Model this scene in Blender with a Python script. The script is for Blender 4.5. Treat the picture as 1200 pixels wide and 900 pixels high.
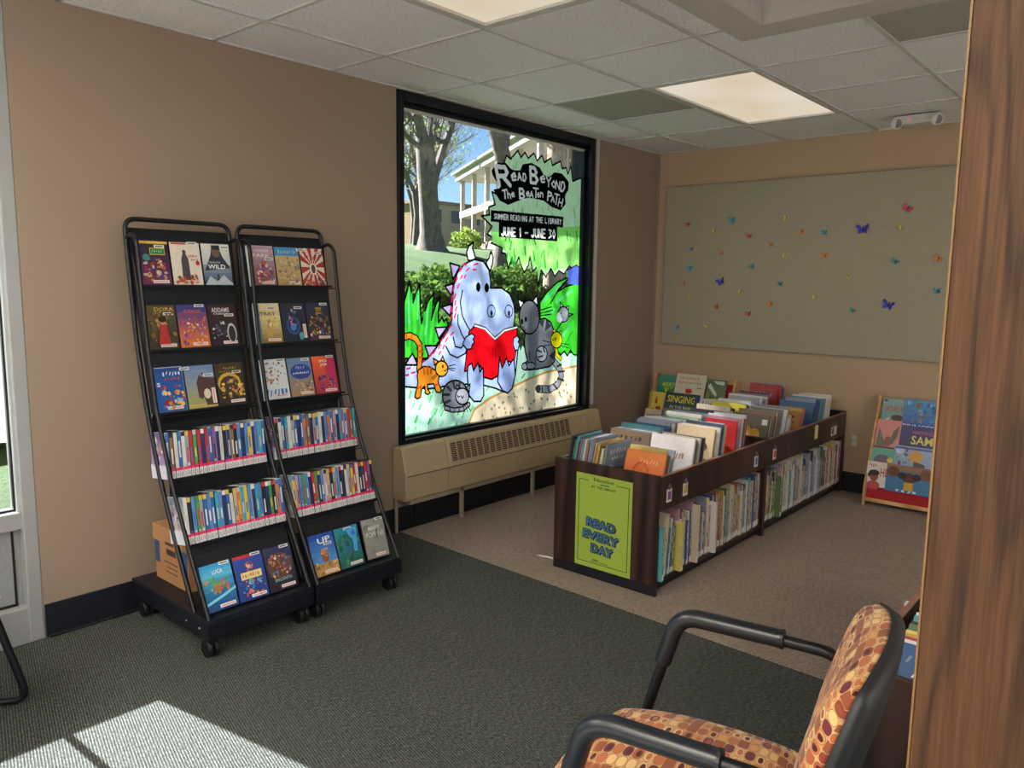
import bpy, bmesh, math, random
import numpy as np
from mathutils import Vector, Matrix

for o in list(bpy.data.objects): bpy.data.objects.remove(o)
C = bpy.context.scene.collection
PI = math.pi

# ------------------------------------------------------------ camera
CAM = (-5.5133, -3.2676, 1.4063); YAW, PIT, ROL = .71176, -.13039, .01284
f_ = Vector((math.cos(PIT)*math.cos(YAW), math.cos(PIT)*math.sin(YAW), math.sin(PIT)))
r_ = Vector((math.sin(YAW), -math.cos(YAW), 0)); u_ = r_.cross(f_)
r2 = math.cos(ROL)*r_ + math.sin(ROL)*u_; u2 = -math.sin(ROL)*r_ + math.cos(ROL)*u_
cd = bpy.data.cameras.new('camera'); cam = bpy.data.objects.new('camera', cd); C.objects.link(cam)
cam.matrix_world = Matrix(((r2.x, u2.x, -f_.x, CAM[0]), (r2.y, u2.y, -f_.y, CAM[1]), (r2.z, u2.z, -f_.z, CAM[2]), (0, 0, 0, 1)))
cd.sensor_width = 36; cd.lens = 36*913.39/1200; cd.clip_start = .02; cd.clip_end = 300
bpy.context.scene.camera = cam

# ------------------------------------------------------------ world, sun, exposure
SKY = .17; SUN = 40.0; PANEL = .78; PANEL_FILL = 30.0
w = bpy.data.worlds.new('world'); bpy.context.scene.world = w; w.use_nodes = True
nt = w.node_tree; bg = nt.nodes['Background']
sky = nt.nodes.new('ShaderNodeTexSky'); sky.sky_type = 'NISHITA'; sky.sun_disc = False
SUNV = Vector((-.175, 1, .637)).normalized()
sky.sun_elevation = math.asin(SUNV.z); sky.sun_rotation = math.atan2(SUNV.x, SUNV.y)
sky.air_density = 1.0; sky.dust_density = .1; sky.ozone_density = 6.0
nt.links.new(sky.outputs[0], bg.inputs[0]); bg.inputs[1].default_value = SKY
sl = bpy.data.lights.new('sun', 'SUN'); sl.energy = SUN; sl.angle = math.radians(.5); sl.color = (1, .97, .93)
so = bpy.data.objects.new('sun', sl); C.objects.link(so); so.rotation_euler = SUNV.to_track_quat('Z', 'Y').to_euler(); so.location = (-5, 8, 9)
vs = bpy.context.scene.view_settings
vs.view_transform = 'Standard'; vs.look = 'None'; vs.gamma = 1; vs.use_curve_mapping = False
vs.exposure = 0.0
cy = bpy.context.scene.cycles
cy.max_bounces = 8; cy.diffuse_bounces = 5; cy.transparent_max_bounces = 12; cy.caustics_reflective = False; cy.caustics_refractive = False
cy.sample_clamp_indirect = 4

# ------------------------------------------------------------ materials
def s2l(c): return tuple((v/12.92 if v <= .04045 else ((v+.055)/1.055)**2.4) for v in c)
def hx(h): return s2l(tuple(int(h[i:i+2], 16)/255 for i in (0, 2, 4)))
class N:
    def __init__(s, name):
        s.m = bpy.data.materials.new(name); s.m.use_nodes = True; s.t = s.m.node_tree
        s.b = s.t.nodes['Principled BSDF']; s.out = s.t.nodes['Material Output']
    def n(s, typ, ins=None, **kw):
        x = s.t.nodes.new(typ)
        for k, v in kw.items(): setattr(x, k, v)
        for k, v in (ins or {}).items():
            if isinstance(v, tuple) and len(v) == 2 and hasattr(v[0], 'outputs'): s.t.links.new(v[0].outputs[v[1]], x.inputs[k])
            elif hasattr(v, 'outputs'): s.t.links.new(v.outputs[0], x.inputs[k])
            else: x.inputs[k].default_value = v
        return x
    def l(s, a, b): s.t.links.new(a, b)
    def math(s, op, a, b=0.0, c=0.0):
        return s.n('ShaderNodeMath', {0: a, 1: b, 2: c}, operation=op)
    def mix(s, f, a, b):
        x = s.t.nodes.new('ShaderNodeMix'); x.data_type = 'RGBA'
        for i, v in ((0, f), (6, a), (7, b)):
            if hasattr(v, 'outputs'): s.t.links.new(v.outputs[2] if v.bl_idname == 'ShaderNodeMix' else v.outputs[0], x.inputs[i])
            else: x.inputs[i].default_value = v if i == 0 else (*v, 1) if len(v) == 3 else v
        return x
    def col(s, x): s.l(x.outputs[2] if x.bl_idname == 'ShaderNodeMix' else x.outputs[0], s.b.inputs['Base Color'])
    def bump(s, h, strength=.3, dist=.002):
        b = s.n('ShaderNodeBump', {'Strength': strength, 'Distance': dist, 'Height': h}); s.l(b.outputs[0], s.b.inputs['Normal'])
def co(n, scale=(1, 1, 1), rot=(0, 0, 0), kind='Object'):
    tc = n.n('ShaderNodeTexCoord'); mp = n.n('ShaderNodeMapping', {'Scale': scale, 'Rotation': rot}); n.l(tc.outputs[kind], mp.inputs[0]); return mp
def noise(n, v, sc, det=2, rough=.5):
    return n.n('ShaderNodeTexNoise', {'Vector': v, 'Scale': sc, 'Detail': det, 'Roughness': rough})
def ramp(n, f, stops):
    r = n.n('ShaderNodeValToRGB', {0: f}); e = r.color_ramp.elements
    while len(e) < len(stops): e.new(.5)
    for i, (p, c) in enumerate(stops): e[i].position = p; e[i].color = (*c, 1) if len(c) == 3 else c
    return r
def flat(name, c, rough=.5, metal=0, var=.08, spec=.5, sc=8, bump=0):
    n = N(name); c = hx(c) if isinstance(c, str) else c
    v = co(n); nz = noise(n, v, sc, 3)
    a = tuple(x*(1-var) for x in c); b = tuple(min(1, x*(1+var)) for x in c)
    n.col(n.mix(nz, a, b)); n.b.inputs['Roughness'].default_value = rough; n.b.inputs['Metallic'].default_value = metal
    n.b.inputs['Specular IOR Level'].default_value = spec
    if bump: n.bump(noise(n, v, sc*30, 2), bump, .001)
    return n.m
M = {}
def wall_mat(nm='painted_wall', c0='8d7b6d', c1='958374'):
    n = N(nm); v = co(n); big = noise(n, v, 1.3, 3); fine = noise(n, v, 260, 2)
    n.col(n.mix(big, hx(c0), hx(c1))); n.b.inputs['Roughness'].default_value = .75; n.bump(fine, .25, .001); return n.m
M['wall'] = wall_mat(); M['wall_back'] = wall_mat('painted_wall_lit', 'b39a80', 'baa188')  # back wall copy is lighter: the extra light there is put into its colour
def tile_mat():
    n = N('acoustic_tile'); v = co(n); a = noise(n, v, 95, 4, .8); b = noise(n, v, 40, 2)
    pit = ramp(n, a, [(.36, (0, 0, 0)), (.46, (1, 1, 1))])
    n.col(n.mix(pit, hx('c4c7cb'), hx('f2f4f8'))); n.b.inputs['Roughness'].default_value = .9; n.bump(a, .8, .003); return n.m
M['tile'] = tile_mat()
def grille_mat():
    n = N('return_grille'); v = co(n); a = noise(n, v, 300, 2, .7)
    n.col(n.mix(a, hx('8c8d86'), hx('b0b1a8'))); n.b.inputs['Roughness'].default_value = .7; n.bump(a, .6, .002); return n.m
M['grille'] = grille_mat()
M['rail'] = flat('grid_rail', 'c6c6c6', .5); M['white'] = flat('white_trim', 'c9c7c4', .5)
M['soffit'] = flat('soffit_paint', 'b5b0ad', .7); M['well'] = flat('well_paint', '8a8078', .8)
def carpet(name, c0, c1, c2, dirs, sc):
    n = N(name); v = co(n, rot=(0, 0, dirs)); 
    w1 = n.n('ShaderNodeTexWave', {'Vector': v, 'Scale': sc, 'Distortion': 2.5, 'Detail': 2.0, 'Detail Scale': 6.0}, wave_type='BANDS', bands_direction='X')
    v2 = co(n, scale=(1, .35, 1), rot=(0, 0, dirs)); a = noise(n, v2, 190, 3, .7); b = noise(n, v, 2.2, 2)
    r = ramp(n, n.math('ADD', n.math('MULTIPLY', w1, .22 if sc > 36 else .4), n.math('MULTIPLY', a, .85 if sc > 36 else .65)), [(.3, c0), (.52, c1), (.75, c2)])
    n.col(n.mix(n.math('MULTIPLY', b, .35), n_out(r), tuple(x*.75 for x in c1))); n.b.inputs['Roughness'].default_value = .95; n.b.inputs['Specular IOR Level'].default_value = .2
    n.bump(n.math('ADD', w1, a), .9, .004); return n.m
def n_out(r): return r
M['carpet_dark'] = carpet('charcoal_carpet', hx('26292b'), hx('494d4d'), hx('858986'), .25, 38)
M['carpet_tan'] = carpet('tan_carpet', hx('6e6058'), hx('a4938a'), hx('d0c0b4'), -.5, 34)
M['base'] = flat('black_vinyl_base', '10141d', .45); M['black'] = flat('black_metal', '14171d', .38, .3)
M['rack'] = flat('black_steel_sheet', '10151f', .45, .2, sc=30); M['rubber'] = flat('black_rubber', '0d0e10', .5)
M['frame'] = flat('dark_window_frame', '0e1420', .35, .4); M['alu'] = flat('grey_aluminium', '9b9da0', .5, .15)
M['textured'] = flat('grey_textured_panel', '8f9297', .6, 0, .15, sc=60, bump=.4)
M['heater'] = flat('beige_enamel', 'b3a184', .45); M['pipe'] = flat('beige_pipe', 'a39684', .5); M['slot'] = flat('grille_dark', '3a302b', .6)
M['glass'] = None
def glass():
    n = N('window_glass'); n.t.nodes.remove(n.b)
    tr = n.n('ShaderNodeBsdfTransparent', {0: (.93, .95, .95, 1)}); gl = n.n('ShaderNodeBsdfGlossy', {'Roughness': .02}); lw = n.n('ShaderNodeLayerWeight', {0: .5}); fr = n.math('ADD', n.math('MULTIPLY', n.math('POWER', (lw, 1), 5.0), .9), .04)
    mx = n.n('ShaderNodeMixShader', {0: fr, 1: tr, 2: gl}); n.l(mx.outputs[0], n.out.inputs[0]); return n.m
M['glass'] = glass()
def paint():
    n = N('window_paint'); n.t.nodes.remove(n.b)
    a = n.n('ShaderNodeVertexColor', layer_name='Col'); v = co(n, scale=(3, 1, .5)); nz = noise(n, v, 22, 4, .7)
    mul = n.n('ShaderNodeMix', data_type='RGBA', blend_type='MULTIPLY'); mul.inputs[0].default_value = 1
    r = ramp(n, nz, [(.3, (.78, .78, .78)), (.65, (1.0, 1.0, 1.0))])
    n.l(a.outputs[0], mul.inputs[6]); n.l(r.outputs[0], mul.inputs[7])
    tl = n.n('ShaderNodeBsdfTranslucent'); di = n.n('ShaderNodeBsdfDiffuse')
    n.l(mul.outputs[2], tl.inputs[0]); n.l(mul.outputs[2], di.inputs[0])
    mx = n.n('ShaderNodeMixShader', {0: .22, 1: tl, 2: di}); n.l(mx.outputs[0], n.out.inputs[0]); return n.m
M['paint'] = paint()
def printm(name, rough, sc=0, var=.15):
    n = N(name); a = n.n('ShaderNodeVertexColor', layer_name='Col'); v = co(n); nz = noise(n, v, 60, 3, .6)
    mul = n.n('ShaderNodeMix', data_type='RGBA', blend_type='MULTIPLY'); mul.inputs[0].default_value = 1
    r = ramp(n, nz, [(.25, (1-var,)*3), (.7, (1, 1, 1))]); n.l(a.outputs[0], mul.inputs[6]); n.l(r.outputs[0], mul.inputs[7])
    n.l(mul.outputs[2], n.b.inputs['Base Color']); n.b.inputs['Roughness'].default_value = rough; return n.m
M['print'] = printm('printed_card', .35); M['paper'] = printm('printed_paper', .7, var=.06)
M['pages'] = flat('book_pages', 'd8d2c4', .8, var=.12, sc=120); M['case'] = flat('dvd_case_black', '14151a', .3)
M['casewhite'] = flat('dvd_case_white', 'd0d2da', .3)
def wood(name, c0, c1, c2, sc, rough, ax=(1, 1, .12), spec=.5):
    n = N(name); v = co(n, scale=ax); a = noise(n, v, sc, 6, .65); b = noise(n, v, sc*4, 4, .7)
    w1 = n.n('ShaderNodeTexWave', {'Vector': v, 'Scale': sc*.35, 'Distortion': 9.0, 'Detail': 3.0, 'Detail Scale': 1.2}, wave_type='BANDS', bands_direction='Y')
    f = n.math('ADD', n.math('MULTIPLY', a, .5), n.math('MULTIPLY', w1, .4)); f2 = n.math('ADD', f, n.math('MULTIPLY', b, .15))
    n.col(ramp(n, f2, [(.3, c0), (.52, c1), (.8, c2)])); n.b.inputs['Roughness'].default_value = rough; n.b.inputs['Specular IOR Level'].default_value = spec
    n.bump(b, .15, .001); return n.m
M['walnut'] = wood('dark_laminate', hx('1f1311'), hx('33201c'), hx('48302a'), 9, .38)
def oak():
    n = N('oak_veneer'); v = co(n, scale=(1, 1, .11)); big = noise(n, v, 7, 3, .5); fine = noise(n, co(n, scale=(1, 1, .035)), 160, 4, .7)
    ring = n.math('SINE', n.math('MULTIPLY', (big, 0), 75.0)); rg = n.math('POWER', n.math('ADD', n.math('MULTIPLY', ring, .5), .5), 4.0)
    f = n.math('ADD', n.math('MULTIPLY', rg, -.22), n.math('ADD', n.math('MULTIPLY', (fine, 0), .9), n.math('MULTIPLY', (big, 0), .25)))
    n.col(ramp(n, f, [(.25, hx('221207')), (.50, hx('402714')), (.75, hx('54371c'))])); n.b.inputs['Roughness'].default_value = .6; n.b.inputs['Specular IOR Level'].default_value = .3; n.bump(fine, .2, .001); return n.m
M['oak'] = oak()
M['oak2'] = wood('oak_veneer', hx('3c2511'), hx('65421f'), hx('7d5832'), 34, .55, (1, 2.2, .10))
M['oak_edge'] = flat('oak_edge_band', '6e4f2a', .5)
M['birch'] = wood('birch', hx('b98b58'), hx('cfa570'), hx('dcb886'), 10, .5, (.3, .3, 1))
M['redfab'] = flat('red_canvas', 'a1121c', .8, bump=.4)
M['blackplastic'] = flat('black_arm_plastic', '151a22', .32, sc=20)
M['shell'] = flat('chair_back_shell', '23262b', .5)
M['card'] = flat('corrugated_cardboard', 'a3784f', .85, var=.12); M['cardblue'] = flat('blue_print', '2c4677', .8)
def fabric():
    n = N('oval_pattern_upholstery'); uv = n.n('ShaderNodeUVMap'); mp = n.n('ShaderNodeMapping', {'Vector': uv, 'Scale': (26, 47, 1)})
    sp = n.n('ShaderNodeSeparateXYZ', {0: mp}); fy = n.math('FLOOR', (sp, 1)); off = n.math('MULTIPLY', n.math('MODULO', fy, 2.0), .0)
    fx = n.math('FLOOR', (sp, 0)); lx = n.math('SUBTRACT', n.math('FRACT', (sp, 0)), .5); ly = n.math('SUBTRACT', n.math('FRACT', (sp, 1)), .5)
    sq = lambda a, s, p: n.math('POWER', n.math('MULTIPLY', n.math('ABSOLUTE', a), s), p)
    d = n.math('ADD', sq(lx, 2.12, 2.6), sq(ly, 2.15, 2.6))
    d2 = n.math('ADD', sq(lx, 2.9, 2.2), sq(n.math('ADD', ly, .05), 3.6, 2.2))
    cell = n.n('ShaderNodeCombineXYZ', {0: fx, 1: fy, 2: 0.0})
    wn = n.n('ShaderNodeTexWhiteNoise', {0: cell}, noise_dimensions='3D'); wn2 = n.n('ShaderNodeTexWhiteNoise', {0: n.n('ShaderNodeVectorMath', {0: cell, 1: (7.3, 3.1, 5)}, operation='ADD')}, noise_dimensions='3D')
    ground = ramp(n, (wn2, 0), [(0, hx('c9a070')), (.5, hx('b98a5c')), (1, hx('d3b080'))])
    P_ = ['b7683f', 'd9b07a', '8a3f35', 'c98a55', '6e2a35', 'e0bb80', 'a8573a', 'd2965c']
    oval = ramp(n, (wn, 0), [(i/8, hx(c)) for i, c in enumerate(P_)]); oval.color_ramp.interpolation = 'CONSTANT'
    core = ramp(n, (wn2, 0), [(0, hx('5e2528')), (.3, hx('8d4a33')), (.55, hx('4a1d26')), (.8, hx('b06a44'))]); core.color_ramp.interpolation = 'CONSTANT'
    m1 = ramp(n, d, [(.0, (1, 1, 1)), (.80, (1, 1, 1)), (.86, (0, 0, 0))]); ring = ramp(n, d, [(.72, (0, 0, 0)), (.8, (1, 1, 1)), (1.0, (1, 1, 1)), (1.0, (0, 0, 0))])
    m2 = ramp(n, d2, [(.7, (1, 1, 1)), (.8, (0, 0, 0))])
    hascore = n.math('GREATER_THAN', (wn2, 0), .35)
    # some cells are plain rust squares without ground showing
    plain = n.math('GREATER_THAN', n.math('FRACT', n.math('MULTIPLY', (wn, 0), 13.7)), .82)
    x = n.mix(m1, n_o(ground), n_o(oval)); x = n.mix(n.math('MULTIPLY', m2, hascore), x, n_o(core))
    rim = n.math('MULTIPLY', n.math('LESS_THAN', n.math('ABSOLUTE', n.math('SUBTRACT', d, .88)), .1), .8)
    x = n.mix(rim, x, hx('5a2f22')); x = n.mix(plain, x, hx('8f4f34'))
    n.col(x); n.b.inputs['Roughness'].default_value = .9; n.b.inputs['Specular IOR Level'].default_value = .25
    n.b.inputs['Sheen Weight'].default_value = .15
    n.bump(noise(n, mp, 9, 2), .3, .001); return n.m
def n_o(x): return x
M['fabric'] = fabric()
def emit(name, c, s):
    n = N(name); n.t.nodes.remove(n.b); v = co(n); nz = n.n('ShaderNodeTexWave', {'Vector': v, 'Scale': 90.0}, wave_type='BANDS', bands_direction='X')
    soft = noise(n, v, 2.0, 1)
    cc = n.mix(n.math('MULTIPLY', n.math('SUBTRACT', soft, .3), 2.2), tuple(a*b for a, b in zip(c, (.86, .80, .66))), c)
    e = n.n('ShaderNodeEmission', {1: s}); n.l(cc.outputs[2], e.inputs[0]); n.l(e.outputs[0], n.out.inputs[0]); return n.m
M['panel'] = emit('light_diffuser', (1, .90, .76), PANEL); M['panel_fill'] = emit('added_fill_diffuser', (1, .94, .86), PANEL_FILL)  # second diffuser is for unseen panels added to fill the room
M['led'] = emit('red_led', (1, .05, .03), 3)
# outside
def grass():
    n = N('lawn_grass'); v = co(n); a = noise(n, v, 1.2, 6, .7); b = noise(n, v, 40, 4, .8)
    n.col(ramp(n, n.math('ADD', n.math('MULTIPLY', a, .6), n.math('MULTIPLY', b, .4)), [(.3, hx('24381c')), (.5, hx('3b5a26')), (.7, hx('5c7a34'))])); n.b.inputs['Roughness'].default_value = .9; n.bump(b, .8, .03); return n.m
M['grass'] = grass()
def leafm(name, c0, c1):
    n = N(name); oi = n.n('ShaderNodeNewGeometry'); r = n.mix((oi, 'Random Per Island') if False else 0.0, c0, c1)
    n.t.links.new(oi.outputs['Random Per Island'], r.inputs[0]); n.t.nodes.remove(n.b)
    tl = n.n('ShaderNodeBsdfTranslucent'); di = n.n('ShaderNodeBsdfDiffuse'); n.l(r.outputs[2], tl.inputs[0]); n.l(r.outputs[2], di.inputs[0])
    mx = n.n('ShaderNodeMixShader', {0: .6, 1: tl, 2: di}); n.l(mx.outputs[0], n.out.inputs[0]); return n.m
M['leaf'] = leafm('hedge_leaves', hx('24421f'), hx('6f8f45')); M['leaf2'] = leafm('spring_leaves', hx('71903f'), hx('b5c56a'))
def bark(name, c0, c1):
    n = N(name); v = co(n, scale=(1, 1, .3)); a = noise(n, v, 14, 6, .75); n.col(ramp(n, a, [(.35, c0), (.65, c1)])); n.b.inputs['Roughness'].default_value = .95; n.bump(a, .8, .03); return n.m
M['bark'] = bark('grey_bark', hx('4a423f'), hx('857a74')); M['bark2'] = bark('peeling_bark', hx('6d5540'), hx('cdb9a2'))
def brick():
    n = N('far_brickwork'); v = co(n); b = n.n('ShaderNodeTexBrick', {'Vector': v, 'Color1': (*hx('a98a66'), 1), 'Color2': (*hx('8f7152'), 1), 'Mortar': (*hx('b8a58c'), 1), 'Scale': 4.0}); n.l(b.outputs[0], n.b.inputs['Base Color']); n.b.inputs['Roughness'].default_value = .9; return n.m
M['brick'] = brick(); M['extwhite'] = flat('white_painted_timber', 'b9b2ac', .6); M['extpink'] = flat('stucco', '94796c', .8); M['darkglass'] = flat('dark_pane', '2a2f38', .15)
def corkm():
    n = N('linen_board'); v = co(n, scale=(1, 1, 1)); a = noise(n, co(n, scale=(1, 6, 1)), 90, 3, .7); b = noise(n, co(n, scale=(1, 1, 6)), 90, 3, .7)
    f = n.math('MULTIPLY', n.math('ADD', a, b), .5); n.col(ramp(n, f, [(.35, hx('968d7c')), (.65, hx('b3aa9a'))])); n.b.inputs['Roughness'].default_value = .9; n.bump(f, .5, .001); return n.m
M['board'] = corkm()
_flat = {}
def paintm(c, rough=.5):
    k = (c, rough)
    if k not in _flat: _flat[k] = flat('coloured_'+c, c, rough)
    return _flat[k]

# ------------------------------------------------------------ mesh helpers
class MB:
    def __init__(s): s.v = []; s.f = []; s.m = []; s.c = []; s.uv = None
    def add(s, vs_, fs, mat=0, col=None, X=None):
        o = len(s.v)
        if X is not None: vs_ = [tuple(X @ Vector(p)) for p in vs_]
        s.v += [tuple(p) for p in vs_]; s.f += [tuple(o+i for i in f) for f in fs]; s.m += [mat]*len(fs); s.c += [col or (.5, .5, .5)]*len(fs)
        return s
    def box(s, x0, x1, y0, y1, z0, z1, mat=0, col=None, X=None):
        v = [(x0, y0, z0), (x1, y0, z0), (x1, y1, z0), (x0, y1, z0), (x0, y0, z1), (x1, y0, z1), (x1, y1, z1), (x0, y1, z1)]
        return s.add(v, [(0, 3, 2, 1), (4, 5, 6, 7), (0, 1, 5, 4), (1, 2, 6, 5), (2, 3, 7, 6), (3, 0, 4, 7)], mat, col, X)
    def prism(s, prof, a0, a1, axis='x', mat=0, col=None, X=None):
        # prof: list of 2D points in the other two axes (x: (y,z), y: (x,z), z: (x,y))
        n = len(prof)
        def p(q, a): return (a, q[0], q[1]) if axis == 'x' else (q[0], a, q[1]) if axis == 'y' else (q[0], q[1], a)
        v = [p(q, a0) for q in prof]+[p(q, a1) for q in prof]
        f = [tuple(range(n)), tuple(range(2*n-1, n-1, -1))]+[(i, n+i, n+(i+1) % n, (i+1) % n) for i in range(n)]
        return s.add(v, f, mat, col, X)
    def tube(s, pts, r, n=8, mat=0, caps=True, col=None, X=None):
        pts = [Vector(p) for p in pts]; rs = r if isinstance(r, (list, tuple)) else [r]*len(pts)
        v = []; f = []; prev = None
        for i, p in enumerate(pts):
            t = (pts[min(i+1, len(pts)-1)]-pts[max(i-1, 0)]).normalized()
            if prev is None:
                a = Vector((0, 0, 1)) if abs(t.z) < .9 else Vector((1, 0, 0)); u = t.cross(a).normalized()
            else: u = (prev - t*prev.dot(t)).normalized()
            prev = u; w_ = t.cross(u)
            for k in range(n):
                a = 2*PI*k/n; v.append(p+(u*math.cos(a)+w_*math.sin(a))*rs[i])
        for i in range(len(pts)-1):
            for k in range(n): f.append((i*n+k, i*n+(k+1) % n, (i+1)*n+(k+1) % n, (i+1)*n+k))
        if caps: f.append(tuple(range(n-1, -1, -1))); f.append(tuple((len(pts)-1)*n+k for k in range(n)))
        return s.add(v, f, mat, col, X)
    def cyl(s, c, r, h, axis='z', n=16, mat=0, col=None, X=None):
        d = {'x': Vector((1, 0, 0)), 'y': Vector((0, 1, 0)), 'z': Vector((0, 0, 1))}[axis]
        return s.tube([Vector(c)-d*h/2, Vector(c)+d*h/2], r, n, mat, True, col, X)
    def mesh(s, name, mats, smooth=False, colors=False):
        me = bpy.data.meshes.new(name); me.from_pydata(s.v, [], s.f)
        for m in mats: me.materials.append(m)
        me.polygons.foreach_set('material_index', s.m)
        if smooth: me.polygons.foreach_set('use_smooth', [True]*len(s.f))
        if colors:
            ca = me.color_attributes.new('Col', 'FLOAT_COLOR', 'CORNER')
            a = np.ones((sum(len(f) for f in s.f), 4), np.float32); i = 0
            for f, c in zip(s.f, s.c): a[i:i+len(f), :3] = c; i += len(f)
            ca.data.foreach_set('color', a.ravel())  # pale strip, worn edge with the laminate's reflection painted into its colour
        me.update(); return me
def link(name, me, parent=None, loc=None):
    o = bpy.data.objects.new(name, me); C.objects.link(o)
    if parent is not None: o.parent = parent
    if loc is not None: o.location = loc
    return o
def part(name, mb, mat, parent=None, smooth=False, colors=False, bevel=0, seg=2, label=None, loc=None):
    mats = mat if isinstance(mat, list) else [mat]
    o = link(name, mb.mesh(name, mats, smooth, colors), parent, loc)
    if bevel:
        b = o.modifiers.new('bevel', 'BEVEL'); b.width = bevel; b.segments = seg; b.limit_method = 'ANGLE'; b.angle_limit = .6
    if smooth:
        try: o.data.set_sharp_from_angle(angle=.7)
        except Exception: pass
    if label: o['label'] = label
    return o
def thing(name, label, cat, loc=(0, 0, 0), rz=0, group=None):
    o = bpy.data.objects.new(name, None); C.objects.link(o); o.location = loc; o.rotation_euler = (0, 0, rz)
    o.empty_display_size = .05; return tag(o, label, cat, group)
def tag(o, label, cat, group=None, kind=None):
    o['label'] = label; o['category'] = cat
    if group: o['group'] = group
    if kind: o['kind'] = kind
    return o
def struct(name, mb, mat, parent=None, **k):
    o = part(name, mb, mat, parent, **k)
    if parent is None: o['kind'] = 'structure'
    return o
def arc_pts(pts, r, n=5):
    # round the inner corners of a polyline
    P_ = [Vector(p) for p in pts]; out = [P_[0]]
    for i in range(1, len(P_)-1):
        a, b, c = P_[i-1], P_[i], P_[i+1]; d1 = (a-b); d2 = (c-b); q = min(r, d1.length*.48, d2.length*.48)
        s0 = b+d1.normalized()*q; s1 = b+d2.normalized()*q
        for k in range(n+1):
            t = k/n; out.append(s0*(1-t)**2+b*2*t*(1-t)+s1*t*t)
    out.append(P_[-1]); return out

# ------------------------------------------------------------ print helper (flat artwork in the local XZ plane, facing -Y)
_txt = {}
def text_mesh(s):
    if s not in _txt:
        c = bpy.data.curves.new('t', 'FONT'); c.body = s; c.size = 1; c.resolution_u = 2; c.offset = .018; c.fill_mode = 'FRONT'
        o = bpy.data.objects.new('t', c); C.objects.link(o); dg = bpy.context.evaluated_depsgraph_get()
        me = bpy.data.meshes.new_from_object(o.evaluated_get(dg)); v = [tuple(x.co[:2]) for x in me.vertices]; f = [tuple(p.vertices) for p in me.polygons]
        bpy.data.objects.remove(o); bpy.data.curves.remove(c); bpy.data.meshes.remove(me)
        xs = [p[0] for p in v]; ys = [p[1] for p in v]; x0, x1, y0, y1 = min(xs), max(xs), min(ys), max(ys)
        _txt[s] = ([((a-x0)/(x1-x0)-.5, (b-y0)/(y1-y0)-.5) for a, b in v], f)
    return _txt[s]
class Print:
    """w,h in metres, shapes in 0..1 units, origin bottom left"""
    def __init__(s, w, h, y0=0.0): s.w = w; s.h = h; s.mb = MB(); s.d = y0
    def _a(s, pts, fs, col): 
        s.d -= .00012; s.mb.add([((a-.5)*s.w, s.d, b*s.h) for a, b in pts], fs, 0, hx(col) if isinstance(col, str) else col); return s
    def rect(s, x0, y0, x1, y1, col): return s._a([(x0, y0), (x1, y0), (x1, y1), (x0, y1)], [(0, 1, 2, 3)], col)
    def grad(s, c0, c1, n=6, y0=0, y1=1):
        a, b = hx(c0), hx(c1); s.d -= .00012
        for i in range(n):
            t = i/(n-1); z0 = y0+(y1-y0)*i/n; z1 = y0+(y1-y0)*(i+1)/n
            s.mb.add([((x-.5)*s.w, s.d, z*s.h) for x, z in ((0, z0), (1, z0), (1, z1), (0, z1))], [(0, 1, 2, 3)], 0, tuple(p*(1-t)+q*t for p, q in zip(a, b)))
        return s
    def ell(s, cx, cy, rx, ry, col, n=12): return s._a([(cx+rx*math.cos(2*PI*i/n), cy+ry*math.sin(2*PI*i/n)) for i in range(n)], [tuple(range(n))], col)
    def poly(s, pts, col): return s._a(pts, [tuple(range(len(pts)))], col)
    def text(s, t, cx, cy, w_, h_, col, rot=0):
        v, f = text_mesh(t); c, q = math.cos(rot), math.sin(rot); k = s.w/s.h
        return s._a([(cx+a*w_*c-b*h_/k*q, cy+a*w_*q*k+b*h_*c) for a, b in v], f, col)
    def blobs(s, seed, n, pal, x0=.08, y0=.05, x1=.92, y1=.6, r0=.05, r1=.14):
        R = random.Random(seed)
        for i in range(int(n*2.4)):
            r = R.uniform(r0*.45, r1*.75)*(1-.35*i/(n*2.4)); cx = R.uniform(x0+r, x1-r); cy = R.uniform(y0+r*.5, y1-r*.5); k = R.randint(5, 8); q = R.uniform(.6, 1.5); a0 = R.uniform(0, 6)
            c = hx(R.choice(pal)); j = R.uniform(.65, 1.2); c = tuple(min(1, v*j) for v in c)
            s._a([(min(1, max(0, cx+r*R.uniform(.6, 1.15)*math.cos(a0+2*PI*m/k))), min(1, max(0, cy+r*q*s.w/s.h*R.uniform(.6, 1.15)*math.sin(a0+2*PI*m/k)))) for m in range(k)], [tuple(range(k))], c)
        return s
    def scrib(s, seed, cx, cy, w_, h_, col, n=7, rot=0):
        R = random.Random(seed); x = cx-w_/2
        for i in range(n):
            ww = w_/n*R.uniform(.6, .85); k = h_*R.uniform(.7, 1.0); dy = R.uniform(-.15, .15)*h_+(x-cx)*rot
            s.poly([(x, cy-k/2+dy), (x+ww*.45, cy-k/2+dy), (x+ww, cy+k/2+dy), (x+ww*.5, cy+k/2+dy)], col) if R.random() < .5 else s.rect(x, cy-k/2+dy, x+ww*.7, cy+k/2+dy, col)
            x += w_/n
        return s
    def part(s, name, parent, mat='print', loc=None): return part(name, s.mb, M[mat], parent, colors=True, loc=loc)
    def mesh(s, name, mat='print'): return s.mb.mesh(name, [M[mat]], False, True)
ORD = ['first', 'second', 'third', 'fourth', 'fifth', 'sixth', 'seventh', 'eighth', 'ninth', 'tenth', 'eleventh', 'twelfth', 'thirteenth', 'fourteenth', 'fifteenth', 'sixteenth', 'seventeenth', 'eighteenth', 'nineteenth', 'twentieth']
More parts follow.
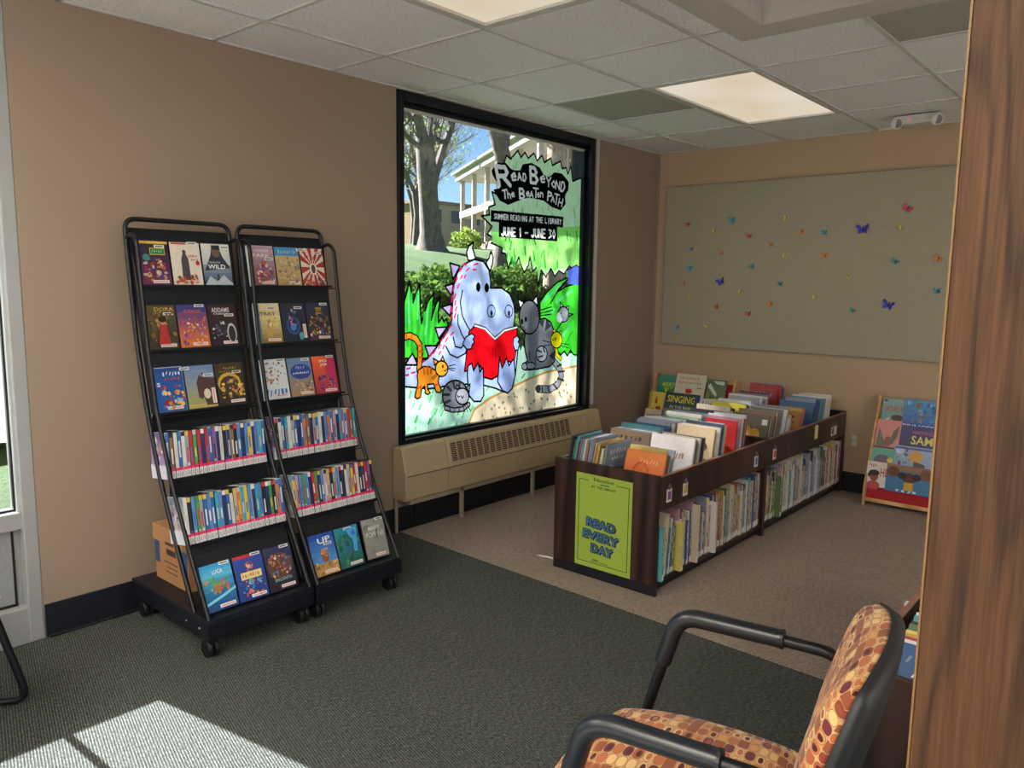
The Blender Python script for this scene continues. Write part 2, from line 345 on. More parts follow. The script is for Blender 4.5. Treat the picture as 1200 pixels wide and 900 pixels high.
def ordn(i):
    if i < 20: return ORD[i]
    tens = ['twenty', 'thirty', 'forty', 'fifty', 'sixty', 'seventy', 'eighty', 'ninety'][(i+1)//10-2]; u = (i+1) % 10
    return tens[:-1]+'ieth' if u == 0 else tens+'-'+ORD[u-1]
# ------------------------------------------------------------ room shell
H = 2.413; U = .6096; XW = .668; YW = .411
X0, X1, Y0, Y1 = -10.0, 0.0, -8.0, 0.0
fl = MB().box(X0, -2.70, Y0, Y1, -.05, 0); struct('floor', fl, M['carpet_dark'], label='charcoal carpet')
fl = MB().prism([(-2.70, 0.0), (0, 0), (0, Y0), (-2.93, Y0)], -.05, .0015, 'z'); struct('floor', fl, M['carpet_tan'], label='tan ribbed carpet')
fl = MB().box(X0, -6.2, Y0, Y1, 0, .0015).box(-6.2, X1, Y0, -4.0, 0, .002); M['reflector'] = flat('reflector_floor', 'd0cbc2', .4, sc=3); struct('floor', fl, M['reflector'], label='pale vinyl floor added unseen in the rear of the room')  # pale floor out of view, added to bounce light up to the ceiling
T_ = .2
WX0, WX1, WZ0, WZ1 = -2.69, -.875, .49, 2.405
SX0, SX1 = -7.60, -4.505
wl = MB()
wl.box(SX1, WX0, 0, T_, -.05, H+.5).box(WX1, X1+T_, 0, T_, -.05, H+.5).box(WX0, WX1, 0, T_, -.05, WZ0).box(WX0, WX1, 0, T_, WZ1, H+.5).box(X0, SX0, 0, T_, -.05, H+.5).box(SX0, SX1, 0, T_, H, H+.5)
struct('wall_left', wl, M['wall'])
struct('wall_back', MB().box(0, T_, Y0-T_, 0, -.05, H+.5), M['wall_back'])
struct('wall_right', MB().box(X0, 0, Y0-T_, Y0, -.05, .15).box(X0, 0, Y0-T_, Y0, 2.3, H+.5).box(X0, -9.2, Y0-T_, Y0, .15, 2.3).box(-1.0, 0, Y0-T_, Y0, .15, 2.3), M['wall'])
g4 = struct('added_window_4', MB().box(-9.2, -1.0, Y0-.11, Y0-.10, .15, 2.3), M['glass'])  # out-of-view window, added to throw low daylight across the ceiling
fr = MB()
for x in (-9.2, -7.16, -5.12, -3.08, -1.04): fr.box(x, x+.04, Y0-.15, Y0-.06, .15, 2.3)
fr.box(-9.16, -1.04, Y0-.15, Y0-.06, .15, .19).box(-9.16, -1.04, Y0-.15, Y0-.06, 2.26, 2.3)
part('window_frame', fr, M['frame'], g4)
wf = MB().box(X0-T_, X0, Y0-T_, T_, -.05, .15).box(X0-T_, X0, Y0-T_, T_, 2.3, H+.5).box(X0-T_, X0, Y0-T_, -7.2, .15, 2.3).box(X0-T_, X0, -1.0, T_, .15, 2.3)
struct('wall_front', wf, M['wall'])
g = struct('unseen_window_2', MB().box(X0-.11, X0-.10, -7.2, -1.0, .15, 2.3), M['glass'])  # unseen window, put in and made tall to bring daylight from behind
fr = MB()
for y in (-7.2, -5.15, -3.1, -1.04): fr.box(X0-.15, X0-.06, y, y+.04, .15, 2.3)
fr.box(X0-.15, X0-.06, -7.16, -1.04, .15, .19).box(X0-.15, X0-.06, -7.16, -1.04, 2.26, 2.3)
part('window_frame', fr, M['frame'], g)
# ceiling
CX = [X0]+sorted(-(XW+k*U) for k in range(0, 16) if -(XW+k*U) > X0)+[0.0]
CY = [Y0]+sorted(-(YW+k*U) for k in range(0, 13) if -(YW+k*U) > Y0)+[0.0]
C_ = lambda k: -(XW+(5-k)*U); L_ = lambda j: -(YW+(j-1)*U)
WELL = (-4.95, -2.67, -4.0, -1.92)
ceil = struct('ceiling', MB().box(X0, WELL[0], Y0, Y1, H+.06, H+.12).box(WELL[1], X1, Y0, Y1, H+.06, H+.12).box(WELL[0], WELL[1], WELL[3], Y1, H+.06, H+.12).box(WELL[0], WELL[1], Y0, WELL[2], H+.06, H+.12), M['tile'])
def key(x, y): return (round(x, 2), round(y, 2))
LIGHTS = {}   # (x cell low, y cell low) -> bright?
FIX = [(C_(3), C_(5), L_(3), L_(2), 0), (C_(-1), C_(1), L_(3), L_(2), 0)]
for kx in (-9, -5): 
    for j in (1, 4, 7, 10): FIX.append((C_(kx), C_(kx+2), L_(j+1), L_(j), 1))  # fill panels added behind the camera, far brighter than the visible ones
for j in (9, 11): FIX.append((C_(-1), C_(1), L_(j+1), L_(j), 1))
GR = [(C_(3), L_(2)), (C_(2), L_(5))]
tile_cache = {}
def tile(x0, x1, y0, y1, mat, name):
    m = .0085; w_, d_ = x1-x0-2*m, y1-y0-2*m
    if w_ < .01 or d_ < .01: return
    k = (round(w_, 3), round(d_, 3), mat)
    if k not in tile_cache:
        mb = MB().box(-w_/2, w_/2, -d_/2, d_/2, 0, .016, 0); tile_cache[k] = mb.mesh(name, [M[mat]])
    return link(name, tile_cache[k], ceil, ((x0+x1)/2, (y0+y1)/2, H+.004))
def inside(x, y, r): return r[0] < x < r[1] and r[2] < y < r[3]
for i in range(len(CX)-1):
    for j in range(len(CY)-1):
        x0, x1, y0, y1 = CX[i], CX[i+1], CY[j], CY[j+1]; cx, cy_ = (x0+x1)/2, (y0+y1)/2
        if any(inside(cx, cy_, f[:4]) for f in FIX): continue
        mat = 'grille' if any(abs(x0-a) < .02 and abs(y0-b) < .02 for a, b in GR) else 'tile'
        nm = 'return_air_grille' if mat == 'grille' else 'ceiling_tile'
        a, b, c, d = WELL
        if x1 <= a or x0 >= b or y1 <= c or y0 >= d: tile(x0, x1, y0, y1, mat, nm); continue
        if x0 < a: tile(x0, a, y0, y1, mat, nm); x0 = a
        if x1 > b: tile(b, x1, y0, y1, mat, nm); x1 = b
        if y0 < c: tile(x0, x1, y0, c, mat, nm); y0 = c
        if y1 > d: tile(x0, x1, d, y1, mat, nm); y1 = d
rw = .0095
for y in CY[1:-1]:
    segs = [(X0, X1)] if not (WELL[2] < y < WELL[3]) else [(X0, WELL[0]), (WELL[1], X1)]
    for a, b in segs: part('grid_rail', MB().box(a, b, y-rw, y+rw, H-.003, H+.03), M['rail'], ceil)
for x in CX[1:-1]:
    segs = [(Y0, Y1)] if not (WELL[0] < x < WELL[1]) else [(Y0, WELL[2]), (WELL[3], Y1)]
    for f in FIX:
        if f[0]+.05 < x < f[1]-.05:
            segs = [q for a, b in segs for q in ([(a, f[2]), (f[3], b)] if a < f[2] and b > f[3] else [(a, b)])]
    for a, b in segs: part('grid_rail', MB().box(x-rw+.001, x+rw-.001, a, b, H-.002, H+.03), M['rail'], ceil)
part('wall_angle', MB().box(X0, X1, -.015, 0, H-.002, H+.02).box(-.015, 0, Y0, Y1, H-.002, H+.02), M['rail'], ceil)
# dropped well frame
zb = 2.30; a, b, c, d = WELL; r = .135
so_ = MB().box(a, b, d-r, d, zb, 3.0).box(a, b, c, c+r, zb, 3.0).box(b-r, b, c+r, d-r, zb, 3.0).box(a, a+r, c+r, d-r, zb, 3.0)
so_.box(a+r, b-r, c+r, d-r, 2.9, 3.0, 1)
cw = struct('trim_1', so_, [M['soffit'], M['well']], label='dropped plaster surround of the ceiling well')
# luminaires
for n_, (x0, x1, y0, y1, br) in enumerate(FIX):
    lab = ['lit rectangular ceiling light panel between the grey air grille and the back wall', 'ceiling light panel cut by the top of the picture, above the window wall'][n_] if n_ < 2 else f"added fill light panel behind the camera, {ordn(n_-2)} counted from the window wall side"
    t = thing('ceiling_light', lab, 'light', ((x0+x1)/2, (y0+y1)/2, H-.004), 0, None if n_ < 2 else 'added fill lights over the rear of the room')
    hw, hd = (x1-x0)/2-.013, (y1-y0)/2-.013; e = .022
    part('light_frame', MB().box(-hw, hw, hd-e, hd, 0, .05).box(-hw, hw, -hd, -hd+e, 0, .05).box(-hw, -hw+e, -hd+e, hd-e, 0, .05).box(hw-e, hw, -hd+e, hd-e, 0, .05).box(-hw, hw, -hd, hd, .05, .055), M['white'], t, bevel=.002)
    part('diffuser', MB().box(-hw+e, hw-e, -hd+e, hd-e, .012, .02), M['panel_fill' if br else 'panel'], t)
# baseboards
struct('baseboard_left', MB().box(SX1+.002, X1, -.008, 0, 0, .135).box(SX1+.01, X1, -.02, -.008, 0, .012), M['base'], bevel=.003)
struct('baseboard_back', MB().box(-.008, 0, Y0, -.012, 0, .09+.045).box(-.02, -.008, Y0, -.02, 0, .012), M['base'], bevel=.003)
struct('trim_2', MB().box(-.845, -.825, -.014, 0, .52, H-.003), M['white'], label='thin white conduit cover beside the window')
struct('trim_3', MB().box(-.006, 0, -.022, 0, .14, H-.004), M['wall'], label='narrow corner strip')

M['concrete'] = flat('light_concrete', 'b8b4ac', .9, sc=3)
struct('paving', MB().box(-40, 12, T_, 2.6, -.3, -.06).box(-40, X0-T_, -40, T_, -.3, -.06).box(X0-T_, 12, -40, Y0-T_, -.3, -.06), M['concrete'], label='pale concrete paving added outside to bounce sunlight indoors')  # mostly unseen ground, made pale to reflect sun onto the ceiling and mural
# storefront glazing, wall_left
sf = struct('window_3', MB().box(SX0, SX1, .004, .12, -.05, .14).box(SX0, SX1, .02, .12, .445, .512).box(SX0, SX1, .02, .12, 2.35, H), M['alu'], bevel=.004)
for x, w_ in ((SX1-.05, .05), (-5.85, .05), (-6.85, .05), (SX0, .05)):
    part('mullion', MB().box(x, x+w_, .0, .13, 0, H), M['alu'], sf, bevel=.004)
for x0, x1 in ((-5.80, SX1-.05), (-6.80, -5.85), (SX0+.05, -6.85)):
    part('glass_pane', MB().box(x0, x1, .07, .078, .51, 2.35), M['glass'], sf)
for x0, x1 in ((-5.80, SX1-.05), (-6.80, -5.85), (SX0+.05, -6.85)):
    part('lower_panel', MB().box(x0, x1, .05, .07, .14, .445).box(x1-.030, x1-.022, .045, .052, .14, .445, 1).box(x0+.02, x1-.022, .045, .052, .14, .15, 1), [M['textured'], M['rubber']], sf)
    part('glazing_gasket', MB().box(x1-.012, x1-.004, .055, .07, .52, 2.35).box(x0, x1-.004, .055, .07, .512, .520), M['rubber'], sf)

# main window with its painting
wn_ = MB(); e = .042
for (x0, x1, z0, z1) in ((WX0, WX0+e, WZ0, WZ1), (WX1-e, WX1, WZ0, WZ1), (WX0+e, WX1-e, WZ0, WZ0+.03), (WX0+e, WX1-e, WZ1-.05, WZ1)):
    wn_.box(x0, x1, -.015, .16, z0, z1)
win = struct('window_1', wn_, M['frame'], bevel=.003)
e2 = .02
st = MB().box(WX0+e, WX0+e+.012, .02, .06, WZ0+.03, WZ1-.05).box(WX1-e-.03, WX1-e, .03, .06, WZ0+.03, WZ1-.05).box(WX0+e, WX1-e, .02, .06, WZ0+.03, WZ0+.042).box(WX0+e, WX1-e, .02, .06, WZ1-.075, WZ1-.05)
part('glazing_bead', st, M['frame'], win, bevel=.002)
part('shade_track', MB().box(WX0+e+.012, WX1-e-.03, .022, .03, WZ1-.060, WZ1-.055).box(WX0+e+.012, WX1-e-.03, .030, .05, WZ1-.088, WZ1-.076), M['white'], win)
part('glass_pane', MB().box(WX0+e, WX1-e, .062, .068, WZ0+.03, WZ1-.05), M['glass'], win)

PCOL = {'K': '08080b', 'mint': 'c8f2dc', 'g1': '5fd07a', 'g2': '44d034', 'g3': '2fae3c', 'g4': '8fe0a0', 'g5': 'd2f6d4', 'g6_sun': '9cf07c', 'g7': 'a0dca8', 'cream': 'ffe6c4', 'ochre': 'd49a4a', 'dot': 'a58a66', 'dot2': '8b9a72',
        'lav': 'b9a6dc', 'wht': 'eef4fa', 'blu': 'b4c4f6', 'blu2': 'aabbf4', 'pnk': 'd8285a', 'red': 'f0101c', 'red2': 'c00c18', 'org': 'f79428', 'org2': 'e05a18', 'org3': 'fba838', 'gr': '7a7a84', 'gr2': '35353c', 'gr3': '9c9ca8', 'yel': 'f6e414', 'pur': '5c70d8', 'gry': 'eeeef2', 'sil': 'f8f8fc'}
MURAL=[('p',0,'mint',0,[13,429,214,441,599,386,943,458,1015,499,1042,453,1062,489,1131,409,1378,425,1759,386,1816,-285,1,-40]),
('s',0,'g1',9,[336,311,352,332]),
('s',0,'g1',12,[317,147,332,167]),
('s',0,'g1',9,[307,-3,328,27]),
('s',0,'g1',9,[240,249,261,282]),
('s',0,'g1',9,[552,234,567,258]),
('s',0,'g3',9,[735,149,755,175]),
('s',0,'g1',16,[434,24,446,43]),
('s',0,'g3',9,[777,121,794,157]),
('s',0,'g1',12,[589,249,609,272]),
('s',0,'g1',9,[1129,147,1150,184]),
('s',0,'g1',12,[1061,173,1083,208]),
('s',0,'g1',16,[61,243,72,275]),
('s',0,'g3',16,[1005,157,1023,182]),
('s',0,'g4',16,[416,270,433,290]),
('s',0,'g1',12,[41,359,54,388]),
('s',0,'g1',9,[835,128,851,163]),
('s',0,'g1',16,[106,96,123,128]),
('s',0,'g1',12,[707,219,732,239]),
('s',0,'g4',9,[965,215,981,243]),
('s',0,'g3',12,[314,183,332,207]),
('s',0,'g3',12,[271,342,285,369]),
('s',0,'g4',16,[92,27,109,59]),
('s',0,'g3',12,[147,288,167,319]),
('s',0,'g4',16,[421,160,443,183]),
('s',0,'g4',12,[308,46,329,68]),
('s',0,'g1',12,[122,6,143,33]),
('s',0,'g4',12,[105,308,123,334]),
('s',0,'g1',9,[313,352,334,369]),
('s',0,'g1',9,[566,24,582,46]),
('s',0,'g4',16,[237,129,257,155]),
('s',0,'g1',16,[628,295,649,316]),
('s',0,'g1',12,[1173,264,1188,301]),
('s',0,'g1',12,[136,165,151,195]),
('s',0,'g1',16,[334,164,356,183]),
('s',0,'g3',9,[688,274,707,299]),
('s',0,'g1',16,[1059,152,1085,175]),
('s',0,'g4',16,[246,113,258,132]),
('s',0,'g3',16,[124,277,144,300]),
('s',0,'g4',16,[32,357,52,382]),
('s',0,'g4',12,[435,3,456,30]),
('s',0,'g3',12,[208,70,223,98]),
('s',0,'g1',9,[133,314,153,334]),
('s',0,'g4',16,[842,164,863,184]),
('s',0,'g1',16,[970,161,988,181]),
('s',0,'g1',9,[856,102,877,137]),
('s',0,'g4',12,[1053,159,1070,185]),
('s',0,'g4',16,[445,171,463,193]),
('s',0,'g4',16,[577,176,589,204]),
('s',0,'g4',16,[443,307,457,329]),
('s',0,'g1',9,[1181,217,1199,243]),
('s',0,'g1',9,[568,100,588,130]),
('s',0,'g1',9,[759,252,773,272]),
('s',0,'g3',16,[184,341,206,362]),
('s',0,'g1',16,[220,204,232,233]),
('s',0,'g4',9,[517,335,539,356]),
('s',0,'g3',12,[308,239,325,263]),
('s',0,'g3',12,[746,97,763,123]),
('s',0,'g1',9,[106,5,119,33]),
('s',0,'g3',16,[138,324,155,342]),
('s',0,'g4',16,[38,41,55,71]),
('s',0,'g1',16,[858,264,879,299]),
('s',0,'g4',16,[304,132,324,159]),
('s',0,'g1',16,[134,280,148,299]),
('s',0,'g3',16,[458,154,481,187]),
('s',0,'g1',9,[83,180,102,208]),
('s',0,'g1',9,[1007,153,1029,174]),
('s',0,'g1',9,[119,285,133,318]),
('s',0,'g1',12,[687,264,704,298]),
('s',0,'g1',16,[574,263,592,282]),
('s',0,'g1',12,[254,351,275,383]),
('s',0,'g1',12,[456,98,471,124]),
('s',0,'g1',9,[375,237,397,256]),
('s',0,'g1',12,[310,107,330,135]),
('s',0,'g1',9,[831,226,845,255]),
('s',0,'g1',9,[222,78,240,111]),
('s',0,'g1',9,[1007,184,1029,215]),
('s',0,'g1',16,[250,277,272,309]),
('s',0,'g4',16,[161,291,173,316]),
('s',0,'g1',9,[460,172,476,191]),
('s',0,'g3',16,[225,278,238,304]),
('s',0,'g3',9,[1010,132,1031,154]),
('s',0,'g1',16,[774,306,788,331]),
('s',0,'g4',9,[716,303,732,335]),
('s',0,'g4',16,[207,220,223,243]),
('s',0,'g4',9,[203,351,222,380]),
('s',0,'g4',9,[175,254,192,285]),
('s',0,'g1',12,[262,123,280,150]),
('s',0,'g3',16,[627,4,641,23]),
('s',0,'g3',16,[406,176,421,205]),
('s',0,'g1',12,[492,71,510,105]),
('s',0,'g4',12,[69,317,86,347]),
('s',0,'g3',9,[1272,242,1296,266]),
('s',0,'g1',9,[801,255,825,283]),
('s',0,'g3',12,[1060,272,1086,294]),
('s',0,'g4',12,[921,179,946,203]),
('p',1,'g2',0,[19,470,26,783,66,901,94,782,114,834,143,887,148,751,156,664,203,781,256,838,238,750,231,681,271,772,303,814,291,733,291,664,320,694,336,666,356,685,371,645,304,562,197,458]),
('s',1,'K',12,[19,470,26,783,66,901,94,782,114,834,143,887,148,751,156,664,203,781,256,838,238,750,231,681,271,772,303,814,291,733,291,664,320,694,336,666,356,685,371,645,304,562,197,458,19,470]),
('s',1,'g3',22,[46,768,49,544]),
('s',1,'g3',22,[76,827,84,504]),
('s',1,'g3',22,[126,827,130,539]),
('s',1,'g3',22,[182,720,171,491]),
('s',1,'g3',22,[231,780,203,535]),
('s',1,'g3',22,[277,718,250,549]),
('s',1,'g1',12,[61,827,63,663]),
('s',1,'g1',12,[131,819,126,691]),
('s',1,'g1',12,[208,743,187,598]),
('p',2,'cream',0,[541,18,602,111,749,168,948,215,1134,259,1331,290,1762,310,1820,-35,1092,8]),
('s',2,'ochre',14,[545,20,602,111,749,168,948,215,1134,259,1331,290,1776,311]),
('p',2,'dot',0,[1157,51,1154,45,1145,44,1137,47,1134,53,1137,59,1145,60,1153,57]),
('p',2,'dot2',0,[1154,16,1151,10,1146,8,1141,11,1138,18,1140,24,1146,26,1151,22]),
('p',2,'dot',0,[1567,178,1563,173,1554,171,1545,175,1541,181,1545,186,1554,187,1563,184]),
('p',2,'dot',0,[1140,168,1137,163,1130,161,1123,164,1120,170,1123,176,1130,178,1137,174]),
('p',2,'dot2',0,[1629,85,1626,80,1618,79,1609,82,1605,88,1609,92,1617,94,1626,91]),
('p',2,'dot',0,[1211,106,1208,102,1201,101,1194,103,1191,108,1194,112,1201,113,1208,111]),
('p',2,'dot2',0,[1276,29,1273,25,1264,24,1255,27,1252,32,1255,37,1264,38,1273,35]),
('p',2,'dot2',0,[984,172,982,166,977,164,971,167,969,174,971,180,976,182,982,179]),
('p',2,'dot',0,[1279,112,1276,105,1270,102,1264,106,1261,113,1263,120,1270,123,1276,119]),
('p',2,'dot2',0,[1201,101,1198,96,1189,95,1181,98,1177,103,1180,108,1189,109,1197,106]),
('p',2,'dot2',0,[798,24,796,18,789,16,782,19,779,26,782,32,788,34,795,31]),
('p',2,'dot',0,[1506,227,1502,219,1493,216,1484,221,1480,229,1484,237,1493,240,1502,236]),
('p',2,'dot',0,[955,46,953,38,946,35,940,40,937,48,940,57,946,59,952,55]),
('p',2,'dot',0,[937,155,934,151,927,150,919,153,916,158,919,161,926,162,934,160]),
('p',2,'dot',0,[1286,107,1283,101,1274,99,1265,103,1262,109,1265,115,1274,117,1282,113]),
('p',2,'dot2',0,[1273,168,1270,162,1261,161,1253,164,1249,171,1252,177,1261,179,1270,175]),
('p',2,'dot',0,[799,115,797,107,791,105,784,109,781,117,784,125,790,128,797,124]),
('p',2,'dot',0,[989,68,986,60,980,57,973,62,970,70,973,78,979,81,986,77]),
('p',2,'dot2',0,[1055,70,1053,64,1048,62,1042,66,1040,72,1042,78,1047,80,1053,77]),
('p',2,'dot',0,[1149,52,1147,48,1141,46,1134,49,1132,54,1134,59,1140,60,1146,58]),
('p',2,'dot2',0,[1080,65,1078,58,1071,56,1065,59,1063,67,1065,74,1071,76,1077,73]),
('p',2,'dot',0,[1541,139,1538,133,1529,131,1520,135,1516,141,1519,147,1528,149,1537,146]),
('p',2,'dot',0,[1000,153,997,147,990,145,982,148,979,155,982,161,989,163,997,159]),
('p',2,'dot2',0,[1200,92,1198,87,1192,85,1186,88,1183,94,1185,100,1191,102,1198,99]),
('p',2,'dot',0,[684,64,682,57,675,55,669,59,666,67,669,74,675,76,681,72]),
('p',2,'dot',0,[1579,119,1577,110,1569,107,1561,112,1558,121,1561,130,1568,133,1576,128]),
('p',2,'dot2',0,[1483,132,1480,124,1473,121,1466,126,1462,134,1465,142,1472,144,1480,140]),
('p',2,'dot2',0,[1352,97,1349,89,1340,86,1332,91,1328,99,1332,107,1340,110,1348,105]),
('p',2,'dot',0,[1376,173,1373,165,1365,163,1356,167,1353,175,1356,182,1364,184,1372,180]),
('p',2,'dot',0,[885,127,882,121,874,119,867,122,864,129,867,135,874,137,882,134]),
('p',2,'dot2',0,[1489,121,1487,116,1481,115,1475,118,1472,122,1474,127,1480,128,1487,126]),
('p',2,'dot',0,[1436,50,1433,42,1426,40,1419,44,1415,52,1418,60,1425,62,1433,58]),
('p',2,'dot',0,[1432,214,1430,208,1422,206,1415,209,1411,216,1414,221,1422,223,1429,220]),
('p',2,'dot2',0,[771,95,768,88,761,86,755,90,752,97,755,104,761,106,768,103]),
('p',2,'dot',0,[705,29,702,23,695,22,688,25,685,31,688,37,695,38,702,35]),
('p',2,'dot',0,[1113,184,1110,176,1102,174,1093,178,1090,186,1093,193,1101,196,1110,192]),
('p',2,'dot2',0,[785,43,783,37,776,35,769,39,766,45,769,51,776,52,783,49]),
('p',2,'dot2',0,[1512,94,1509,87,1502,84,1495,88,1492,96,1495,103,1502,105,1509,101]),
('p',2,'dot2',0,[877,121,874,116,868,115,861,118,858,123,861,129,867,130,874,127]),
('p',2,'dot2',0,[1320,183,1317,176,1308,174,1300,178,1297,186,1300,193,1308,195,1316,192]),
('p',2,'dot',0,[824,29,821,24,814,22,807,25,804,32,807,37,814,39,821,35]),
('p',2,'dot',0,[1169,86,1166,81,1159,80,1152,83,1149,88,1152,92,1159,93,1166,91]),
('p',2,'dot',0,[1379,4,1377,-2,1371,-5,1366,-1,1363,6,1365,12,1371,14,1377,11]),
('p',2,'dot',0,[906,55,904,50,899,48,893,51,891,56,893,62,898,63,904,60]),
('p',2,'dot2',0,[1020,144,1018,139,1013,137,1008,140,1006,146,1007,152,1012,154,1017,151]),
('p',2,'dot2',0,[1119,9,1116,2,1108,0,1099,4,1096,12,1099,19,1107,22,1116,17]),
('p',2,'dot',0,[1494,109,1492,101,1485,98,1479,102,1476,111,1478,119,1485,121,1491,117]),
('p',2,'dot2',0,[845,95,842,90,834,88,827,92,823,98,826,103,834,104,842,101]),
('p',2,'dot2',0,[1240,19,1237,13,1229,12,1221,15,1217,22,1220,28,1228,30,1237,26]),
('p',2,'dot',0,[957,19,954,13,946,11,939,15,936,22,939,28,946,29,954,26]),
('p',2,'dot2',0,[1289,37,1286,31,1279,29,1271,33,1267,40,1270,46,1278,48,1286,44]),
('p',2,'dot',0,[898,83,895,76,889,74,882,78,879,85,882,92,888,94,895,90]),
('p',3,'g2',0,[1246,650,1237,773,1315,841,1427,909,1576,948,1454,873,1417,833,1520,878,1736,914,1759,369,1632,393,1595,425,1559,385,1523,424,1484,399,1390,456,1274,525]),
('s',3,'K',12,[1246,650,1237,773,1315,841,1427,909,1576,948,1454,873,1417,833,1520,878,1736,914,1759,369,1632,393,1595,425,1559,385,1523,424,1484,399,1390,456,1274,525,1246,650]),
('s',3,'g1',24,[1267,772,1466,896]),
('s',3,'g1',24,[1419,771,1601,849]),
('s',3,'g1',24,[1529,626,1621,688]),
('s',3,'g1',24,[1454,485,1583,608]),
('s',3,'g1',24,[1320,679,1394,724]),
('s',3,'g3',16,[1293,726,1442,833]),
('s',3,'g3',16,[1508,450,1612,558]),
('s',3,'K',10,[1425,573,1501,642,1621,684]),
('s',3,'K',10,[1355,764,1417,833,1576,945]),
('p',4,'g5',0,[856,1643,878,1690,917,1673,986,1734,1019,1696,1058,1733,1091,1699,1148,1739,1182,1696,1232,1735,1259,1692,1327,1731,1346,1684,1433,1723,1453,1675,1498,1688,1518,1647,1554,1700,1576,1604,1718,1652,1746,998,1619,990,1560,1023,1497,966,1440,987,1396,948,1350,1001,1298,941,1244,988,1213,875,1201,1009,1156,976,1123,1081,1108,1017,1067,969,1034,1016,1011,1067,969,1004,944,1065,906,987,881,1083,842,1087,850,1122,743,1142,788,1169,706,1195,749,1246,653,1303,726,1315,718,1361,777,1381,746,1456,814,1438]),
('s',4,'K',12,[856,1643,878,1690,917,1673,986,1734,1019,1696,1058,1733,1091,1699,1148,1739,1182,1696,1232,1735,1259,1692,1327,1731,1346,1684,1433,1723,1453,1675,1498,1688,1518,1647,1554,1700,1576,1604,1718,1652,1746,998,1619,990,1560,1023,1497,966,1440,987,1396,948,1350,1001,1298,941,1244,988,1213,875,1201,1009,1156,976,1123,1081,1108,1017,1067,969,1034,1016,1011,1067,969,1004,944,1065,906,987,881,1083,842,1087,850,1122,743,1142,788,1169,706,1195,749,1246,653,1303,726,1315,718,1361,777,1381,746,1456,814,1438,856,1643]),
('p',4,'g6_sun',0,[742,1216,1635,1300,1732,1317,1745,1021,1618,1007,1560,1034,1496,988,1440,1003,1396,970,1349,1018,1297,968,1244,1010,1212,924,1192,1025,1155,997,1123,1091,1107,1038,1067,990,1033,1026,1011,1077,969,1024,944,1075,906,1012,889,1093,850,1122,758,1148]),  # sunlit tone below the eave shadow line, painted into the foliage colour
('s',4,'g7',16,[1322,1437,1309,1392]),
('s',4,'g7',16,[1191,1434,1186,1400]),
('s',4,'g3',8,[889,1220,873,1163]),
('s',4,'g3',8,[1428,1132,1431,1092]),
('s',4,'g7',12,[944,1635,953,1597]),
('s',4,'g7',16,[1037,1387,1033,1360]),
('s',4,'g7',16,[951,1358,971,1307]),
('s',4,'g3',16,[1420,1052,1423,1011]),
('s',4,'g3',16,[936,1160,924,1112]),
('s',4,'g7',16,[1344,1611,1346,1559]),
('s',4,'g3',8,[890,1213,883,1161]),
('s',4,'g7',8,[1169,1513,1157,1456]),
('s',4,'g3',12,[943,1056,962,1001]),
('s',4,'g3',16,[1277,1067,1292,1007]),
('s',4,'g7',12,[1094,1322,1111,1264]),
('s',4,'g7',12,[975,1658,970,1623]),
('s',4,'g7',16,[1107,1302,1096,1245]),
('s',4,'g7',12,[933,1289,919,1232]),
('s',4,'g3',12,[1160,1197,1181,1155]),
('s',4,'g7',12,[1241,1397,1258,1366]),
('s',4,'g7',16,[1233,1508,1227,1471]),
('s',4,'g3',16,[913,1213,917,1162]),
('s',4,'g7',12,[1376,1515,1385,1463]),
('s',4,'g7',16,[1046,1368,1048,1340]),
('s',4,'g7',8,[1197,1324,1212,1294]),
('s',4,'g7',12,[1313,1296,1336,1236]),
('s',4,'g7',16,[1500,1531,1497,1497]),
('s',4,'g3',16,[1157,1106,1174,1050]),
('s',4,'g3',12,[963,1115,961,1082]),
('s',4,'g7',16,[932,1341,920,1306]),
('s',4,'g7',8,[871,1453,866,1402]),
('s',4,'g7',12,[916,1330,915,1299]),
('s',4,'g7',12,[1411,1665,1412,1635]),
('s',4,'g7',16,[1358,1369,1368,1336]),
('s',4,'g7',16,[1345,1432,1361,1402]),
('s',4,'g7',16,[1598,1413,1613,1358]),
('s',4,'g7',8,[974,1558,983,1502]),
('s',4,'g7',16,[1321,1625,1303,1591]),
('s',4,'g7',8,[1463,1305,1458,1258]),
('s',4,'g3',8,[1552,1243,1573,1184]),
('s',4,'g7',16,[889,1328,882,1287]),
('s',4,'g3',16,[1072,1133,1078,1085]),
('s',4,'g3',8,[1422,1142,1406,1109]),
('s',4,'g3',8,[1324,1115,1311,1077]),
('s',4,'g3',12,[899,1088,893,1053]),
('s',4,'g3',16,[971,1074,973,1012]),
('s',4,'g3',16,[1043,1239,1037,1194]),
('s',4,'g3',12,[1630,1267,1646,1207]),
('s',4,'g7',16,[904,1494,909,1444]),
('s',4,'g3',12,[1184,1239,1185,1195]),
('s',4,'g3',16,[1275,1120,1276,1072]),
('s',4,'g3',16,[1014,1236,1002,1189]),
('s',4,'g3',8,[1119,1206,1111,1143]),
('s',4,'g3',12,[1262,1113,1246,1077]),
('s',4,'g7',8,[1044,1519,1054,1478]),
('s',4,'g3',16,[1522,1256,1533,1203]),
('s',4,'g7',8,[915,1350,902,1304]),
('s',4,'g7',8,[1601,1339,1625,1283]),
('s',4,'g7',12,[975,1496,986,1463]),
('s',4,'g3',8,[922,1092,931,1038]),
('p',5,'lav',0,[383,1012,467,995,410,916]),
('s',5,'K',12,[383,1012,467,995,410,916,383,1012]),
('p',5,'lav',0,[343,876,414,892,399,820]),
('s',5,'K',12,[343,876,414,892,399,820,343,876]),
('p',5,'lav',0,[317,754,399,771,386,699]),
('s',5,'K',12,[317,754,399,771,386,699,317,754]),
('p',5,'lav',0,[265,635,362,635,293,568]),
